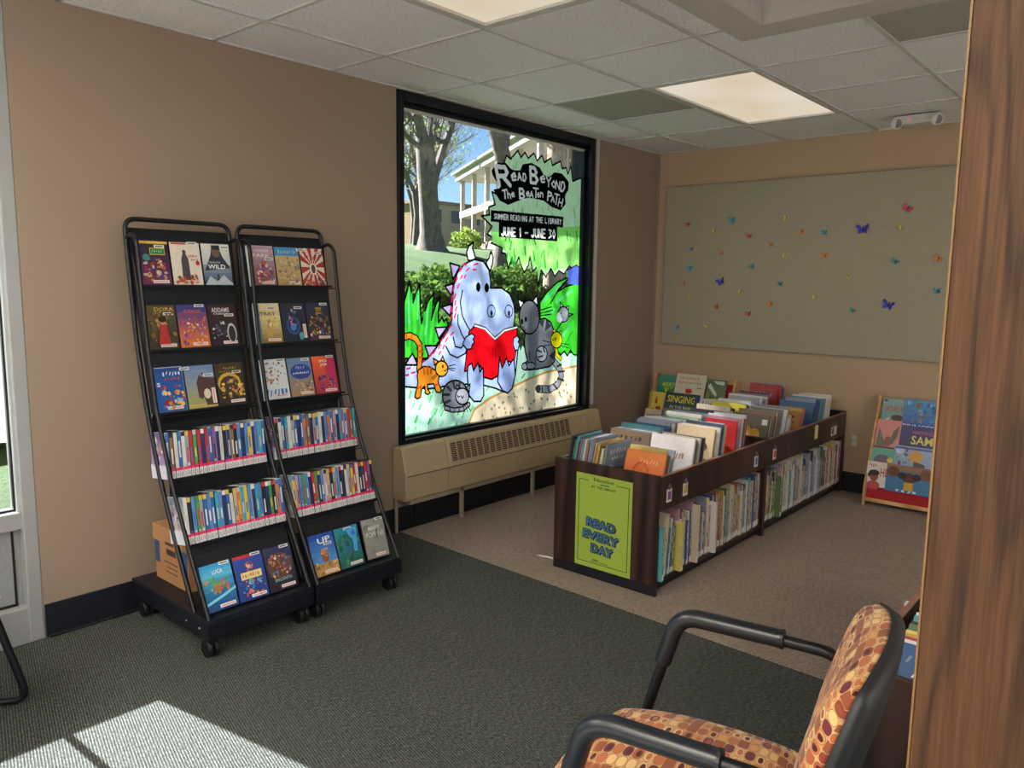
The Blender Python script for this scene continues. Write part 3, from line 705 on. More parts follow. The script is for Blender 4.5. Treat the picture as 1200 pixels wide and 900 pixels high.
('s',5,'K',12,[265,635,362,635,293,568,265,635]),
('p',5,'lav',0,[184,533,284,528,214,465]),
('s',5,'K',12,[184,533,284,528,214,465,184,533]),
('p',5,'lav',0,[27,431,87,495,129,423]),
('s',5,'K',12,[27,431,87,495,129,423,27,431]),
('p',5,'wht',0,[538,1032,524,1077,540,1115,585,1143,577,1106,608,1034]),
('s',5,'K',12,[538,1032,524,1077,540,1115,585,1143,577,1106,608,1034,538,1032]),
('p',5,'wht',0,[696,1021,725,1049,741,1093,761,1058,756,1015,736,969]),
('s',5,'K',12,[696,1021,725,1049,741,1093,761,1058,756,1015,736,969,696,1021]),
('p',5,'blu',0,[5,434,125,425,211,461,287,528,362,605,400,674,407,769,414,873,446,954,504,1008,593,1039,675,1028,725,976,741,906,739,866,847,866,927,827,966,761,979,687,967,610,1009,567,1016,477,992,297,948,211,880,193,791,228,684,256,559,276,401,282,214,278,4,313]),
('s',5,'K',12,[5,434,125,425,211,461,287,528,362,605,400,674,407,769,414,873,446,954,504,1008,593,1039,675,1028,725,976,741,906,739,866,847,866,927,827,966,761,979,687,967,610,1009,567,1016,477,992,297,948,211,880,193,791,228,684,256,559,276,401,282,214,278,4,313,5,434]),
('s',5,'K',10,[490,849,472,781,489,699,532,636,569,597]),
('s',5,'K',10,[453,706,453,651,482,593,511,553]),
('s',5,'K',10,[414,572,431,515,482,503,517,539,563,580]),
('s',5,'K',10,[353,520,386,470,448,446,517,468,531,494]),
('s',5,'pnk',11,[524,1007,494,1004]),
('s',5,'pnk',11,[624,1015,589,1006]),
('s',5,'pnk',11,[485,982,465,966]),
('s',5,'pnk',11,[550,986,522,969]),
('s',5,'pnk',11,[610,978,582,976]),
('s',5,'pnk',11,[518,942,507,928]),
('s',5,'pnk',11,[446,928,435,906]),
('s',5,'pnk',11,[487,939,475,922]),
('s',5,'pnk',11,[422,879,410,849]),
('s',5,'pnk',11,[464,890,449,866]),
('s',5,'pnk',11,[433,829,422,802]),
('s',5,'pnk',11,[407,825,403,787]),
('s',5,'pnk',11,[434,788,426,766]),
('s',5,'pnk',11,[399,752,399,725]),
('s',5,'pnk',11,[442,752,430,728]),
('s',5,'pnk',11,[400,701,392,677]),
('s',5,'pnk',11,[434,714,423,690]),
('s',5,'pnk',11,[400,647,377,627]),
('s',5,'pnk',11,[415,603,392,586]),
('s',5,'pnk',11,[366,605,343,581]),
('s',5,'pnk',11,[328,569,310,551]),
('s',5,'pnk',11,[366,570,351,551]),
('s',5,'pnk',11,[306,532,291,511]),
('s',5,'pnk',11,[340,527,328,509]),
('s',5,'pnk',11,[269,502,251,484]),
('s',5,'pnk',11,[310,491,295,476]),
('s',5,'pnk',11,[236,480,214,462]),
('s',5,'pnk',11,[70,412,45,409]),
('s',5,'pnk',11,[104,386,80,382]),
('s',5,'pnk',11,[56,374,38,373]),
('s',5,'pnk',11,[178,444,157,437]),
('p',5,'K',0,[650,872,649,863,646,854,641,848,636,844,629,842,623,844,617,848,613,854,610,862,609,871,610,880,612,889,617,895,623,899,629,901,635,899,641,895,645,889,648,881]),
('p',5,'K',0,[727,868,726,858,723,850,718,844,712,839,706,838,699,839,694,844,689,850,686,858,685,867,686,877,689,885,693,891,699,896,705,897,712,896,718,892,722,885,725,877]),
('p',5,'blu2',0,[786,720,784,709,779,698,771,689,761,684,750,683,739,685,729,690,721,699,716,710,714,722,715,734,720,744,728,753,738,758,749,760,760,758,771,752,779,743,784,732]),
('s',5,'K',7,[786,720,784,709,779,698,771,689,761,684,750,683,739,685,729,690,721,699,716,710,714,722,715,734,720,744,728,753,738,758,749,760,760,758,771,752,779,743,784,732,786,720]),
('p',5,'K',0,[763,707,762,701,761,696,759,692,756,689,752,688,749,689,746,692,744,696,742,701,741,707,742,713,743,718,746,722,748,725,752,725,755,724,758,722,760,718,762,712]),
('p',5,'blu2',0,[956,717,954,705,949,694,941,685,930,680,918,678,907,680,896,686,887,695,882,706,880,719,882,731,887,742,895,750,905,756,917,757,929,755,940,749,948,741,954,729]),
('s',5,'K',7,[956,717,954,705,949,694,941,685,930,680,918,678,907,680,896,686,887,695,882,706,880,719,882,731,887,742,895,750,905,756,917,757,929,755,940,749,948,741,954,729,956,717]),
('p',5,'K',0,[931,703,931,697,930,692,927,688,924,685,921,684,917,685,914,688,911,692,910,697,909,703,909,709,911,715,913,719,916,721,920,722,923,721,927,718,929,714,931,709]),
('p',6,'red',0,[549,597,597,633,690,612,787,539,884,590,1004,612,1002,477,972,382,910,393,829,308,758,287,683,308,651,383,589,366,513,358]),
('s',6,'K',12,[549,597,597,633,690,612,787,539,884,590,1004,612,1002,477,972,382,910,393,829,308,758,287,683,308,651,383,589,366,513,358,549,597]),
('s',6,'K',22,[601,637,696,613,786,547,878,596,999,612]),
('s',6,'wht',11,[601,636,696,611,787,544,878,594,999,611]),
('s',6,'red2',6,[774,533,764,301]),
('s',6,'red2',6,[793,533,790,299]),
('p',5,'blu2',0,[521,567,573,588,604,570,585,551,598,532,578,518,570,494,530,492,494,526]),
('s',5,'K',10,[521,567,573,588,604,570,585,551,598,532,578,518,570,494,530,492,494,526,521,567]),
('p',5,'blu2',0,[969,542,1005,555,1029,533,1015,514,1034,498,1020,479,1016,459,984,460,965,494]),
('s',5,'K',10,[969,542,1005,555,1029,533,1015,514,1034,498,1020,479,1016,459,984,460,965,494,969,542]),
('p',5,'blu2',0,[535,335,542,390,575,405,591,356,632,405,649,343,680,369,687,192,658,156,597,162,552,206]),
('s',5,'K',12,[535,335,542,390,575,405,591,356,632,405,649,343,680,369,687,192,658,156,597,162,552,206,535,335]),
('p',5,'blu2',0,[817,267,832,428,860,353,901,416,927,362,974,407,990,297,961,209,916,183,867,203]),
('s',5,'K',12,[817,267,832,428,860,353,901,416,927,362,974,407,990,297,961,209,916,183,867,203,817,267]),
('s',7,'K',45,[20,588,65,597,113,578,143,537,145,468,137,395]),
('s',7,'org',27,[20,588,65,597,113,578,143,537,145,468,137,395]),
('s',7,'org2',10,[40,606,45,579]),
('s',7,'org2',10,[85,600,77,578]),
('s',7,'org2',10,[130,534,161,536]),
('s',7,'org2',10,[130,503,162,501]),
('s',7,'org2',10,[130,469,162,467]),
('p',7,'org',0,[130,396,176,413,218,408,261,386,320,349,293,340,290,308,317,258,299,248,272,254,259,287,253,304,202,304,204,277,224,255,207,245,186,255,181,298,155,281,147,236,124,229,103,240,114,278,129,323,122,362]),
('s',7,'K',10,[130,396,176,413,218,408,261,386,320,349,293,340,290,308,317,258,299,248,272,254,259,287,253,304,202,304,204,277,224,255,207,245,186,255,181,298,155,281,147,236,124,229,103,240,114,278,129,323,122,362,130,396]),
('p',7,'org',0,[259,413,250,455,291,435]),
('s',7,'K',9,[259,413,250,455,291,435,259,413]),
('p',7,'org',0,[310,440,326,465,341,431]),
('s',7,'K',9,[310,440,326,465,341,431,310,440]),
('p',7,'org3',0,[369,385,366,371,359,359,347,349,333,344,317,343,301,347,287,354,276,365,269,379,266,393,269,407,276,419,287,429,301,434,317,435,333,432,347,424,359,413,366,400]),
('s',7,'K',10,[369,385,366,371,359,359,347,349,333,344,317,343,301,347,287,354,276,365,269,379,266,393,269,407,276,419,287,429,301,434,317,435,333,432,347,424,359,413,366,400,369,385]),
('s',7,'org2',14,[176,404,178,369]),
('s',7,'org2',14,[202,406,205,367]),
('s',7,'org2',14,[231,400,229,369]),
('s',7,'org2',14,[129,292,155,297]),
('s',7,'org2',14,[266,295,288,296]),
('p',7,'K',0,[332,402,332,398,331,395,330,393,328,391,326,391,324,392,322,393,320,396,320,399,319,403,320,406,320,409,322,411,324,413,326,413,328,412,330,411,331,408,332,405]),
('s',7,'K',7,[359,382,350,373,339,376]),
('s',7,'K',6,[364,399,432,406]),
('s',7,'K',6,[368,391,432,381]),
('s',7,'K',6,[366,385,422,368]),
('s',7,'K',6,[272,361,234,337]),
('s',7,'K',6,[278,353,245,328]),
('p',8,'gr',0,[546,202,541,173,525,147,499,128,468,118,433,118,399,126,368,143,344,167,328,196,323,225,328,254,343,279,367,298,398,308,432,310,467,302,498,286,524,262,540,233]),
('s',8,'K',12,[546,202,541,173,525,147,499,128,468,118,433,118,399,126,368,143,344,167,328,196,323,225,328,254,343,279,367,298,398,308,432,310,467,302,498,286,524,262,540,233,546,202]),
('s',8,'gr2',18,[365,277,393,251]),
('s',8,'gr2',18,[337,232,382,227]),
('s',8,'gr2',18,[348,182,387,190]),
('s',8,'gr2',18,[415,297,427,263]),
('s',8,'gr2',18,[472,292,461,264]),
('p',8,'gr',0,[438,254,444,282,475,261]),
('s',8,'K',9,[438,254,444,282,475,261,438,254]),
('p',8,'gr',0,[525,256,562,277,554,226]),
('s',8,'K',9,[525,256,562,277,554,226,525,256]),
('p',8,'gr3',0,[551,199,548,184,540,170,527,160,511,155,493,154,475,159,459,168,446,180,438,195,435,211,438,227,446,240,458,250,474,256,492,256,510,252,526,243,539,231,548,216]),
('s',8,'K',10,[551,199,548,184,540,170,527,160,511,155,493,154,475,159,459,168,446,180,438,195,435,211,438,227,446,240,458,250,474,256,492,256,510,252,526,243,539,231,548,216,551,199]),
('s',8,'K',36,[354,148,416,128,496,125,549,148]),
('s',8,'gr3',18,[354,148,416,128,496,125,549,148]),
('s',8,'gr2',8,[387,146,388,123]),
('s',8,'gr2',8,[427,141,427,118]),
('s',8,'gr2',8,[467,137,467,113]),
('s',8,'gr2',8,[508,132,508,109]),
('s',8,'K',7,[450,216,459,202,470,209]),
('s',8,'K',7,[482,209,494,193,505,207]),
('s',8,'K',6,[444,182,452,171,461,178]),
('s',8,'K',6,[496,150,520,106]),
('s',8,'K',6,[514,152,543,103]),
('s',8,'K',6,[531,154,567,108]),
('p',9,'gr3',0,[1464,733,1458,772,1501,741]),
('s',9,'K',7,[1464,733,1458,772,1501,741,1464,733]),
('p',9,'gr3',0,[1526,732,1563,745,1564,712]),
('s',9,'K',7,[1526,732,1563,745,1564,712,1526,732]),
('p',9,'gr3',0,[1568,681,1566,665,1557,650,1543,638,1525,631,1505,629,1485,632,1467,640,1452,653,1442,668,1439,684,1441,701,1450,716,1464,727,1481,734,1501,737,1521,734,1540,726,1555,714,1565,698]),
('s',9,'K',9,[1568,681,1566,665,1557,650,1543,638,1525,631,1505,629,1485,632,1467,640,1452,653,1442,668,1439,684,1441,701,1450,716,1464,727,1481,734,1501,737,1521,734,1540,726,1555,714,1565,698,1568,681]),
('p',9,'wht',0,[1424,664,1438,696,1476,705,1473,672,1494,644,1471,626,1433,637]),
('p',9,'K',0,[1478,693,1478,690,1477,688,1476,686,1474,685,1472,685,1470,685,1469,686,1467,688,1466,690,1466,693,1466,696,1467,698,1468,700,1470,701,1472,701,1474,701,1475,700,1477,698,1478,695]),
('s',9,'K',7,[1565,689,1625,683]),
('s',10,'K',56,[1401,360,1467,308,1497,249,1455,191,1365,165,1239,179]),
('s',10,'gr3',42,[1401,360,1467,308,1497,249,1455,191,1365,165,1239,179]),
('s',10,'gr2',16,[1443,320,1489,330]),
('s',10,'gr2',16,[1460,281,1527,280]),
('s',10,'gr2',16,[1454,234,1520,214]),
('s',10,'gr2',16,[1406,196,1449,159]),
('s',10,'gr2',16,[1342,188,1358,149]),
('s',10,'gr2',16,[1278,194,1279,155]),
('p',10,'gr2',0,[1267,178,1265,170,1261,164,1254,159,1245,156,1235,155,1226,158,1217,162,1209,169,1205,176,1203,184,1204,192,1209,199,1215,204,1224,207,1234,207,1244,205,1253,200,1260,194,1265,186]),
('p',10,'wht',0,[1034,731,1006,796,1074,770]),
('s',10,'K',10,[1034,731,1006,796,1074,770,1034,731]),
('p',10,'wht',0,[1159,773,1200,817,1216,750]),
('s',10,'K',10,[1159,773,1200,817,1216,750,1159,773]),
('p',10,'gr',0,[1088,576,1219,652,1291,663,1365,629,1400,564,1412,471,1412,359,1360,326,1228,319,1101,320,1059,339,1065,365,1116,379,1087,453,1078,515]),
('s',10,'K',12,[1088,576,1219,652,1291,663,1365,629,1400,564,1412,471,1412,359,1360,326,1228,319,1101,320,1059,339,1065,365,1116,379,1087,453,1078,515,1088,576]),
('p',10,'gr',0,[1234,671,1230,636,1215,604,1192,580,1163,565,1130,561,1097,567,1068,585,1044,610,1029,642,1023,677,1027,711,1041,742,1063,766,1092,781,1124,787,1157,781,1187,764,1212,739,1228,707]),
('s',10,'K',12,[1234,671,1230,636,1215,604,1192,580,1163,565,1130,561,1097,567,1068,585,1044,610,1029,642,1023,677,1027,711,1041,742,1063,766,1092,781,1124,787,1157,781,1187,764,1212,739,1228,707,1234,671]),
('p',10,'gr2',0,[1226,644,1271,596,1294,657]),
('p',10,'gr2',0,[1296,573,1309,654,1369,606]),
('p',10,'gr2',0,[1409,434,1346,401,1412,359]),
('p',10,'gr3',0,[1327,416,1325,399,1317,384,1303,373,1286,366,1267,365,1248,369,1231,377,1218,390,1209,406,1205,423,1208,440,1216,454,1229,466,1246,472,1264,474,1283,470,1301,462,1315,449,1324,433]),
('s',10,'K',10,[1327,416,1325,399,1317,384,1303,373,1286,366,1267,365,1248,369,1231,377,1218,390,1209,406,1205,423,1208,440,1216,454,1229,466,1246,472,1264,474,1283,470,1301,462,1315,449,1324,433,1327,416]),
('s',10,'gr2',14,[1225,445,1261,433]),
('s',10,'gr2',14,[1233,399,1276,405]),
('s',10,'gr2',14,[1282,459,1298,431]),
('s',10,'K',7,[1133,441,1141,378]),
('s',10,'K',7,[1197,410,1201,356]),
('p',10,'gr3',0,[1197,342,1195,335,1188,329,1178,325,1165,322,1150,322,1135,325,1121,329,1111,335,1104,342,1101,349,1104,356,1110,362,1121,367,1134,369,1149,369,1163,367,1177,363,1188,357,1195,350]),
('s',10,'K',9,[1197,342,1195,335,1188,329,1178,325,1165,322,1150,322,1135,325,1121,329,1111,335,1104,342,1101,349,1104,356,1110,362,1121,367,1134,369,1149,369,1163,367,1177,363,1188,357,1195,350,1197,342]),
('p',10,'gr3',0,[1111,344,1110,337,1106,331,1100,326,1093,323,1084,323,1076,325,1068,329,1062,334,1057,341,1056,348,1057,355,1061,361,1067,366,1075,369,1083,369,1092,368,1099,364,1106,358,1110,351]),
('s',10,'K',9,[1111,344,1110,337,1106,331,1100,326,1093,323,1084,323,1076,325,1068,329,1062,334,1057,341,1056,348,1057,355,1061,361,1067,366,1075,369,1083,369,1092,368,1099,364,1106,358,1110,351,1111,344]),
('p',10,'K',0,[1064,646,1064,640,1062,635,1060,631,1056,629,1052,628,1049,629,1045,631,1042,636,1041,641,1040,647,1040,652,1042,657,1045,661,1048,664,1052,665,1055,663,1059,661,1062,657,1064,651]),
('p',10,'K',0,[1102,660,1102,655,1100,650,1098,646,1094,643,1090,642,1087,643,1083,646,1080,650,1078,655,1078,661,1078,667,1080,672,1082,676,1086,678,1090,679,1093,678,1097,676,1100,671,1102,666]),
('s',10,'K',7,[1060,613,1074,602,1070,584,1053,591]),
('s',10,'K',7,[1070,584,1092,592]),
('s',10,'K',7,[1203,710,1362,739]),
('s',10,'K',7,[1211,692,1378,716]),
('s',10,'K',7,[1211,677,1364,689]),
('s',11,'K',34,[1423,461,1441,399,1483,373]),
('s',11,'yel',24,[1423,461,1441,399,1483,373]),
('p',11,'yel',0,[1385,560,1394,587,1425,563]),
('s',11,'K',7,[1385,560,1394,587,1425,563,1385,560]),
('p',11,'yel',0,[1446,557,1485,568,1477,537]),
('s',11,'K',7,[1446,557,1485,568,1477,537,1446,557]),
('p',11,'yel',0,[1494,504,1491,486,1483,470,1469,458,1451,451,1431,449,1412,453,1394,462,1379,476,1370,492,1366,510,1369,528,1377,543,1391,555,1408,563,1428,565,1447,561,1466,552,1480,539,1490,522]),
('s',11,'K',10,[1494,504,1491,486,1483,470,1469,458,1451,451,1431,449,1412,453,1394,462,1379,476,1370,492,1366,510,1369,528,1377,543,1391,555,1408,563,1428,565,1447,561,1466,552,1480,539,1490,522,1494,504]),
('p',11,'K',0,[1396,511,1396,507,1395,503,1393,500,1391,498,1389,498,1387,499,1384,501,1383,504,1382,507,1381,511,1381,515,1382,519,1384,522,1386,523,1388,524,1390,523,1393,521,1394,518,1396,515]),
('p',11,'K',0,[1425,515,1424,511,1423,507,1422,504,1420,503,1417,502,1415,503,1413,505,1411,508,1410,511,1409,515,1410,519,1411,523,1412,526,1414,528,1417,528,1419,527,1421,525,1423,522,1424,519]),
('s',11,'K',6,[1370,492,1273,510]),
('s',11,'K',6,[1370,478,1282,473]),
('s',11,'K',6,[1476,481,1570,467]),
('s',11,'K',6,[1477,467,1563,444]),
('p',3,'pur',0,[1537,992,1648,1034,1734,979,1738,882,1551,897]),
('s',3,'K',8,[1537,992,1648,1032,1734,979]),
('p',12,'K',0,[740,1584,796,1636,871,1645,918,1616,949,1608,1012,1615,1035,1655,1125,1675,1212,1655,1252,1613,1313,1604,1365,1641,1454,1643,1533,1595,1528,1540,1492,1501,1502,1445,1445,1395,1346,1411,1257,1444,1172,1449,1097,1451,993,1421,899,1388,817,1409,757,1470,825,1486,749,1556]),
('s',12,'gry',27,[813,1501,778,1612,862,1616,886,1589,867,1564,795,1556]),
('s',12,'gry',27,[841,1561,917,1511]),
('s',12,'gry',13,[928,1566,970,1571,954,1592,928,1573,942,1546,972,1552]),
('s',12,'gry',11,[991,1552,1002,1596,1026,1556]),
('s',12,'gry',11,[996,1568,1017,1570]),
('s',12,'gry',11,[1042,1598,1043,1554,1060,1553,1071,1575,1059,1598,1042,1598]),
('s',12,'gry',22,[1112,1647,1121,1550,1170,1550,1189,1574,1165,1598,1117,1599]),
('s',12,'gry',22,[1112,1647,1154,1646,1177,1622,1158,1598]),
('s',12,'gry',12,[1221,1583,1264,1586,1250,1606,1222,1590,1233,1564,1265,1568]),
('s',12,'gry',11,[1282,1603,1307,1574,1331,1602]),
('s',12,'gry',11,[1307,1574,1308,1544]),
('s',12,'gry',10,[1363,1584,1341,1563,1364,1541,1387,1562,1363,1584]),
('s',12,'gry',10,[1386,1536,1391,1588,1426,1533,1431,1585]),
('s',12,'gry',12,[1453,1586,1440,1526,1464,1526,1487,1556,1477,1586,1453,1586]),
('s',12,'gry',11,[844,1472,883,1482]),
('s',12,'gry',11,[863,1477,870,1426]),
('s',12,'gry',10,[890,1472,897,1431]),
('s',12,'gry',10,[893,1452,906,1459,919,1452,922,1433]),
('s',12,'gry',9,[932,1455,956,1459,945,1470,931,1459,941,1443,958,1448]),
('s',12,'gry',15,[1008,1501,1013,1440,1045,1440,1057,1455,1042,1471,1011,1471]),
('s',12,'gry',15,[1008,1501,1035,1501,1050,1486,1038,1471]),
('s',12,'gry',9,[1077,1473,1105,1477,1094,1490,1077,1478,1086,1460,1107,1465]),
('s',12,'gry',9,[1114,1456,1129,1493,1147,1455]),
('s',12,'gry',9,[1120,1469,1140,1468]),
('s',12,'gry',11,[1148,1517,1199,1518]),
('s',12,'gry',11,[1174,1518,1175,1460]),
('s',12,'gry',8,[1190,1477,1212,1479,1204,1491,1190,1481,1197,1465,1214,1468]),
('s',12,'gry',9,[1224,1468,1223,1496]),
('s',12,'gry',9,[1223,1488,1237,1497,1248,1488,1249,1468]),
('s',12,'gry',13,[1300,1452,1306,1509,1339,1501,1342,1487,1303,1478]),
('s',12,'gry',9,[1339,1446,1357,1482,1371,1445]),
('s',12,'gry',9,[1346,1459,1366,1458]),
('s',12,'gry',11,[1380,1501,1427,1497]),
('s',12,'gry',11,[1403,1499,1391,1434]),
('s',12,'gry',9,[1431,1476,1415,1425]),
('s',12,'gry',9,[1471,1473,1455,1422]),
('s',12,'gry',9,[1423,1450,1463,1447]),
('p',13,'K',0,[738,1345,1479,1356,1478,1282,736,1275]),
('p',13,'K',0,[812,1280,1412,1286,1416,1186,813,1184]),
('s',13,'sil',6,[786,1322,777,1324,771,1317,785,1304,780,1295,771,1298]),
('s',13,'sil',6,[793,1325,794,1301,801,1295,809,1301,809,1325]),
('s',13,'sil',6,[816,1295,816,1325,824,1307,832,1325,832,1295]),
('s',13,'sil',6,[839,1296,839,1325,847,1308,855,1326,855,1296]),
('s',13,'sil',6,[878,1326,862,1326,863,1296,878,1296]),
('s',13,'sil',6,[862,1311,875,1311]),
('s',13,'sil',6,[886,1296,885,1326,898,1325,901,1317,897,1311,886,1311]),
('s',13,'sil',6,[893,1311,902,1296]),
('s',13,'sil',6,[926,1297,925,1327,938,1325,941,1318,937,1312,926,1312]),
('s',13,'sil',6,[933,1312,942,1297]),
('s',13,'sil',6,[965,1327,949,1327,950,1297,966,1297]),
('s',13,'sil',6,[949,1312,962,1312]),
('s',13,'sil',6,[974,1297,981,1328,990,1297]),
('s',13,'sil',6,[977,1308,986,1308]),
('s',13,'sil',6,[997,1328,998,1297,1008,1298,1014,1313,1007,1328,997,1328]),
('s',13,'sil',6,[1030,1328,1030,1298]),
('s',13,'sil',6,[1046,1298,1046,1329,1063,1298,1062,1329]),
('s',13,'sil',6,[1087,1326,1079,1329,1071,1314,1080,1298,1088,1303,1088,1312,1081,1312]),
('s',13,'sil',6,[1113,1299,1121,1330,1130,1299]),
('s',13,'sil',6,[1117,1310,1127,1310]),
('s',13,'sil',6,[1138,1330,1155,1330]),
('s',13,'sil',6,[1146,1330,1147,1299]),
('s',13,'sil',6,[1181,1331,1198,1331]),
('s',13,'sil',6,[1190,1331,1190,1300]),
('s',13,'sil',6,[1206,1331,1207,1300]),
('s',13,'sil',6,[1224,1332,1225,1300]),
('s',13,'sil',6,[1207,1316,1224,1316]),
('s',13,'sil',6,[1250,1332,1232,1332,1233,1300,1251,1300]),
('s',13,'sil',6,[1233,1316,1247,1316]),
('s',13,'sil',6,[1277,1332,1277,1301,1295,1301]),
('s',13,'sil',6,[1312,1333,1313,1301]),
('s',13,'sil',6,[1329,1333,1330,1301,1343,1301,1348,1309,1343,1317,1330,1317]),
('s',13,'sil',6,[1329,1333,1340,1333,1346,1325,1341,1317]),
('s',13,'sil',6,[1357,1302,1356,1334,1371,1332,1374,1324,1369,1318,1357,1318]),
('s',13,'sil',6,[1365,1318,1375,1302]),
('s',13,'sil',6,[1384,1302,1392,1334,1403,1302]),
('s',13,'sil',6,[1387,1313,1399,1313]),
('s',13,'sil',6,[1411,1302,1410,1335,1425,1333,1428,1325,1424,1319,1411,1318]),
('s',13,'sil',6,[1419,1318,1430,1302]),
('s',13,'sil',6,[1438,1335,1447,1319,1456,1335]),
('s',13,'sil',6,[1447,1319,1448,1303]),
('s',13,'sil',11,[860,1244,861,1204,851,1194,841,1204]),
('s',13,'sil',11,[874,1245,874,1204,887,1195,899,1205,898,1245]),
('s',13,'sil',11,[910,1195,909,1246,935,1196,934,1246]),
('s',13,'sil',11,[970,1247,945,1247,946,1196,971,1197]),
('s',13,'sil',11,[946,1221,966,1222]),
('s',13,'sil',11,[1015,1241,1021,1249,1022,1198]),
('s',13,'sil',11,[1071,1224,1097,1225]),
('s',13,'sil',11,[1159,1253,1160,1211,1150,1200,1139,1211]),
('s',13,'sil',11,[1174,1253,1175,1211,1189,1201,1202,1212,1200,1254]),
('s',13,'sil',11,[1214,1202,1213,1254,1241,1202,1240,1255]),
('s',13,'sil',11,[1279,1256,1252,1256,1254,1203,1281,1203]),
('s',13,'sil',11,[1253,1229,1275,1230]),
('s',13,'sil',11,[1320,1257,1345,1253,1332,1234,1349,1218,1322,1204]),
('s',13,'sil',11,[1375,1259,1362,1232,1377,1205,1390,1232,1375,1259])]

GX, GZ, GS = 680, 736, .0025
lab = np.full((GZ, GX), -1, np.int32); cols = sorted(PCOL); ci = {c: i for i, c in enumerate(cols)}
for kind, fig, col, wd, q in MURAL:
    p = np.array(q, float).reshape(-1, 2)/1000/GS; k = fig*100+ci[col]
    pad = (wd/1000/GS) if kind == 's' else 1
    xa, xb = max(0, int(p[:, 0].min()-pad)), min(GX, int(p[:, 0].max()+pad)+2); za, zb_ = max(0, int(p[:, 1].min()-pad)), min(GZ, int(p[:, 1].max()+pad)+2)
    if xb <= xa or zb_ <= za: continue
    xx, zz = np.meshgrid(np.arange(xa, xb)+.5, np.arange(za, zb_)+.5)
    if kind == 'p':
        ins = np.zeros(xx.shape, bool); n_ = len(p)
        for i in range(n_):
            x_1, z_1 = p[i]; x_2, z_2 = p[(i+1) % n_]
            if z_1 == z_2: continue
            c_ = ((z_1 > zz) != (z_2 > zz)) & (xx < (x_2-x_1)*(zz-z_1)/(z_2-z_1)+x_1); ins ^= c_
    else:
        ins = np.zeros(xx.shape, bool); rr = wd/2/1000/GS
        for i in range(len(p)-1):
            a_ = p[i]; d_ = p[i+1]-a_; L2 = max(d_@d_, 1e-9); t = np.clip(((xx-a_[0])*d_[0]+(zz-a_[1])*d_[1])/L2, 0, 1)
            ins |= (xx-a_[0]-t*d_[0])**2+(zz-a_[1]-t*d_[1])**2 < rr*rr
    lab[za:zb_, xa:xb][ins] = k
figs = {0: ('painted_grass', 'pale mint painted grass with green flecks'), 1: ('painted_grass_clump', 'tall bright green painted blades at the left'), 2: ('painted_path', 'cream painted path with brown dots'), 3: ('painted_bush', 'bright green painted bush at the right'), 4: ('painted_foliage', 'spiky green painted foliage around the title'),
        5: ('painted_dragon', 'pale blue painted dragon with white horns and red dashes'), 6: ('painted_book', 'open red painted book'), 7: ('painted_cat', 'orange striped painted cat'), 8: ('painted_cat', 'grey painted cat curled up asleep'), 9: ('painted_kitten', 'small white and grey painted kitten in the bush'),
        10: ('painted_cat', 'large grey striped painted cat sitting upright'), 11: ('painted_kitten', 'small yellow painted kitten'), 12: ('painted_title', 'grey lettered title on a black shape'), 13: ('painted_banner', 'black banner with dates in pale letters')}
mural = thing('window_mural', 'bright painted mural of a dragon reading with cats on the window glass', 'mural', (-2.62, .055, .50))
lab[lab < 0] = -1
for fig, (nm, lb) in figs.items():
    V = {}; mb = MB(); prev = {}
    for z in range(GZ+1):
        cur = {}
        if z < GZ:
            row = lab[z]; m_ = (row >= 0) & (row//100 == fig)
            if m_.any():
                ch = np.flatnonzero(np.diff(np.concatenate(([-9], np.where(m_, row, -1), [-9]))))
                for s_, e_ in zip(ch[:-1], ch[1:]):
                    if m_[s_]: cur[(int(s_), int(e_), int(row[s_]))] = prev.pop((int(s_), int(e_), int(row[s_])), z)
        for (s_, e_, c_), z0 in prev.items():
            mb.add([(s_*GS, 0, z0*GS), (e_*GS, 0, z0*GS), (e_*GS, 0, z*GS), (s_*GS, 0, z*GS)], [(0, 1, 2, 3)], 0, hx(PCOL[cols[c_ % 100]]))
        prev = cur
    if mb.f: part(nm, mb, M['paint'], mural, colors=True, label=lb)

# radiator cabinet under the window
ht = thing('radiator_cabinet', 'long beige convector heater under the painted window', 'radiator', (0, 0, 0))
HX0, HX1 = -2.735, -.84
prof = [(-.002, .190), (-.098, .190), (-.108, .200), (-.115, .338), (-.078, .482), (-.066, .494), (-.014, .494), (-.002, .484)]
xs = -2.40
for x0, x1 in ((HX0, xs-.002), (xs+.002, -1.00), (-.996, HX1)):
    part('cabinet_section', MB().prism(prof, x0, x1, 'x'), M['heater'], ht, bevel=.006, seg=3)
part('panel_seam', MB().box(HX0+.012, HX1-.012, -.1175, -.112, .334, .338), M['slot'], ht)
nb = 21; gx0, gx1 = -2.375, -1.215
def sl(y, z0, z1, x0, x1, off): # quad prism lying on the sloped face
    f0 = lambda z: -.115+(z-.338)/(.482-.338)*.037
    return [(x0, f0(z0)-off, z0), (x1, f0(z0)-off, z0), (x1, f0(z1)-off, z1), (x0, f0(z1)-off, z1)]
for k in range(nb):
    xa = gx0+(gx1-gx0)*k/nb+.006; xb = gx0+(gx1-gx0)*(k+1)/nb-.006
    gm = MB(); gm.add(sl(0, .362, .468, xa, xb, .001), [(0, 1, 2, 3)], 0)
    for q in range(9):
        z = .364+q*.0115; gm.add(sl(0, z, z+.0035, xa+.002, xb-.002, .0025), [(0, 1, 2, 3)], 1)
    part('vent_slot', gm, [M['slot'], M['heater']], ht)
part('access_flap', MB().box(-2.68, -2.56, -.1075, -.106, .362, .364), M['slot'], ht)
for x in (-2.27, -1.60): part('support_leg', MB().box(x-.012, x+.012, -.09, -.075, .0, .22), M['pipe'], ht)
part('support_leg', MB().box(-2.735, -2.722, -.03, -.017, .0, .22), M['pipe'], ht)
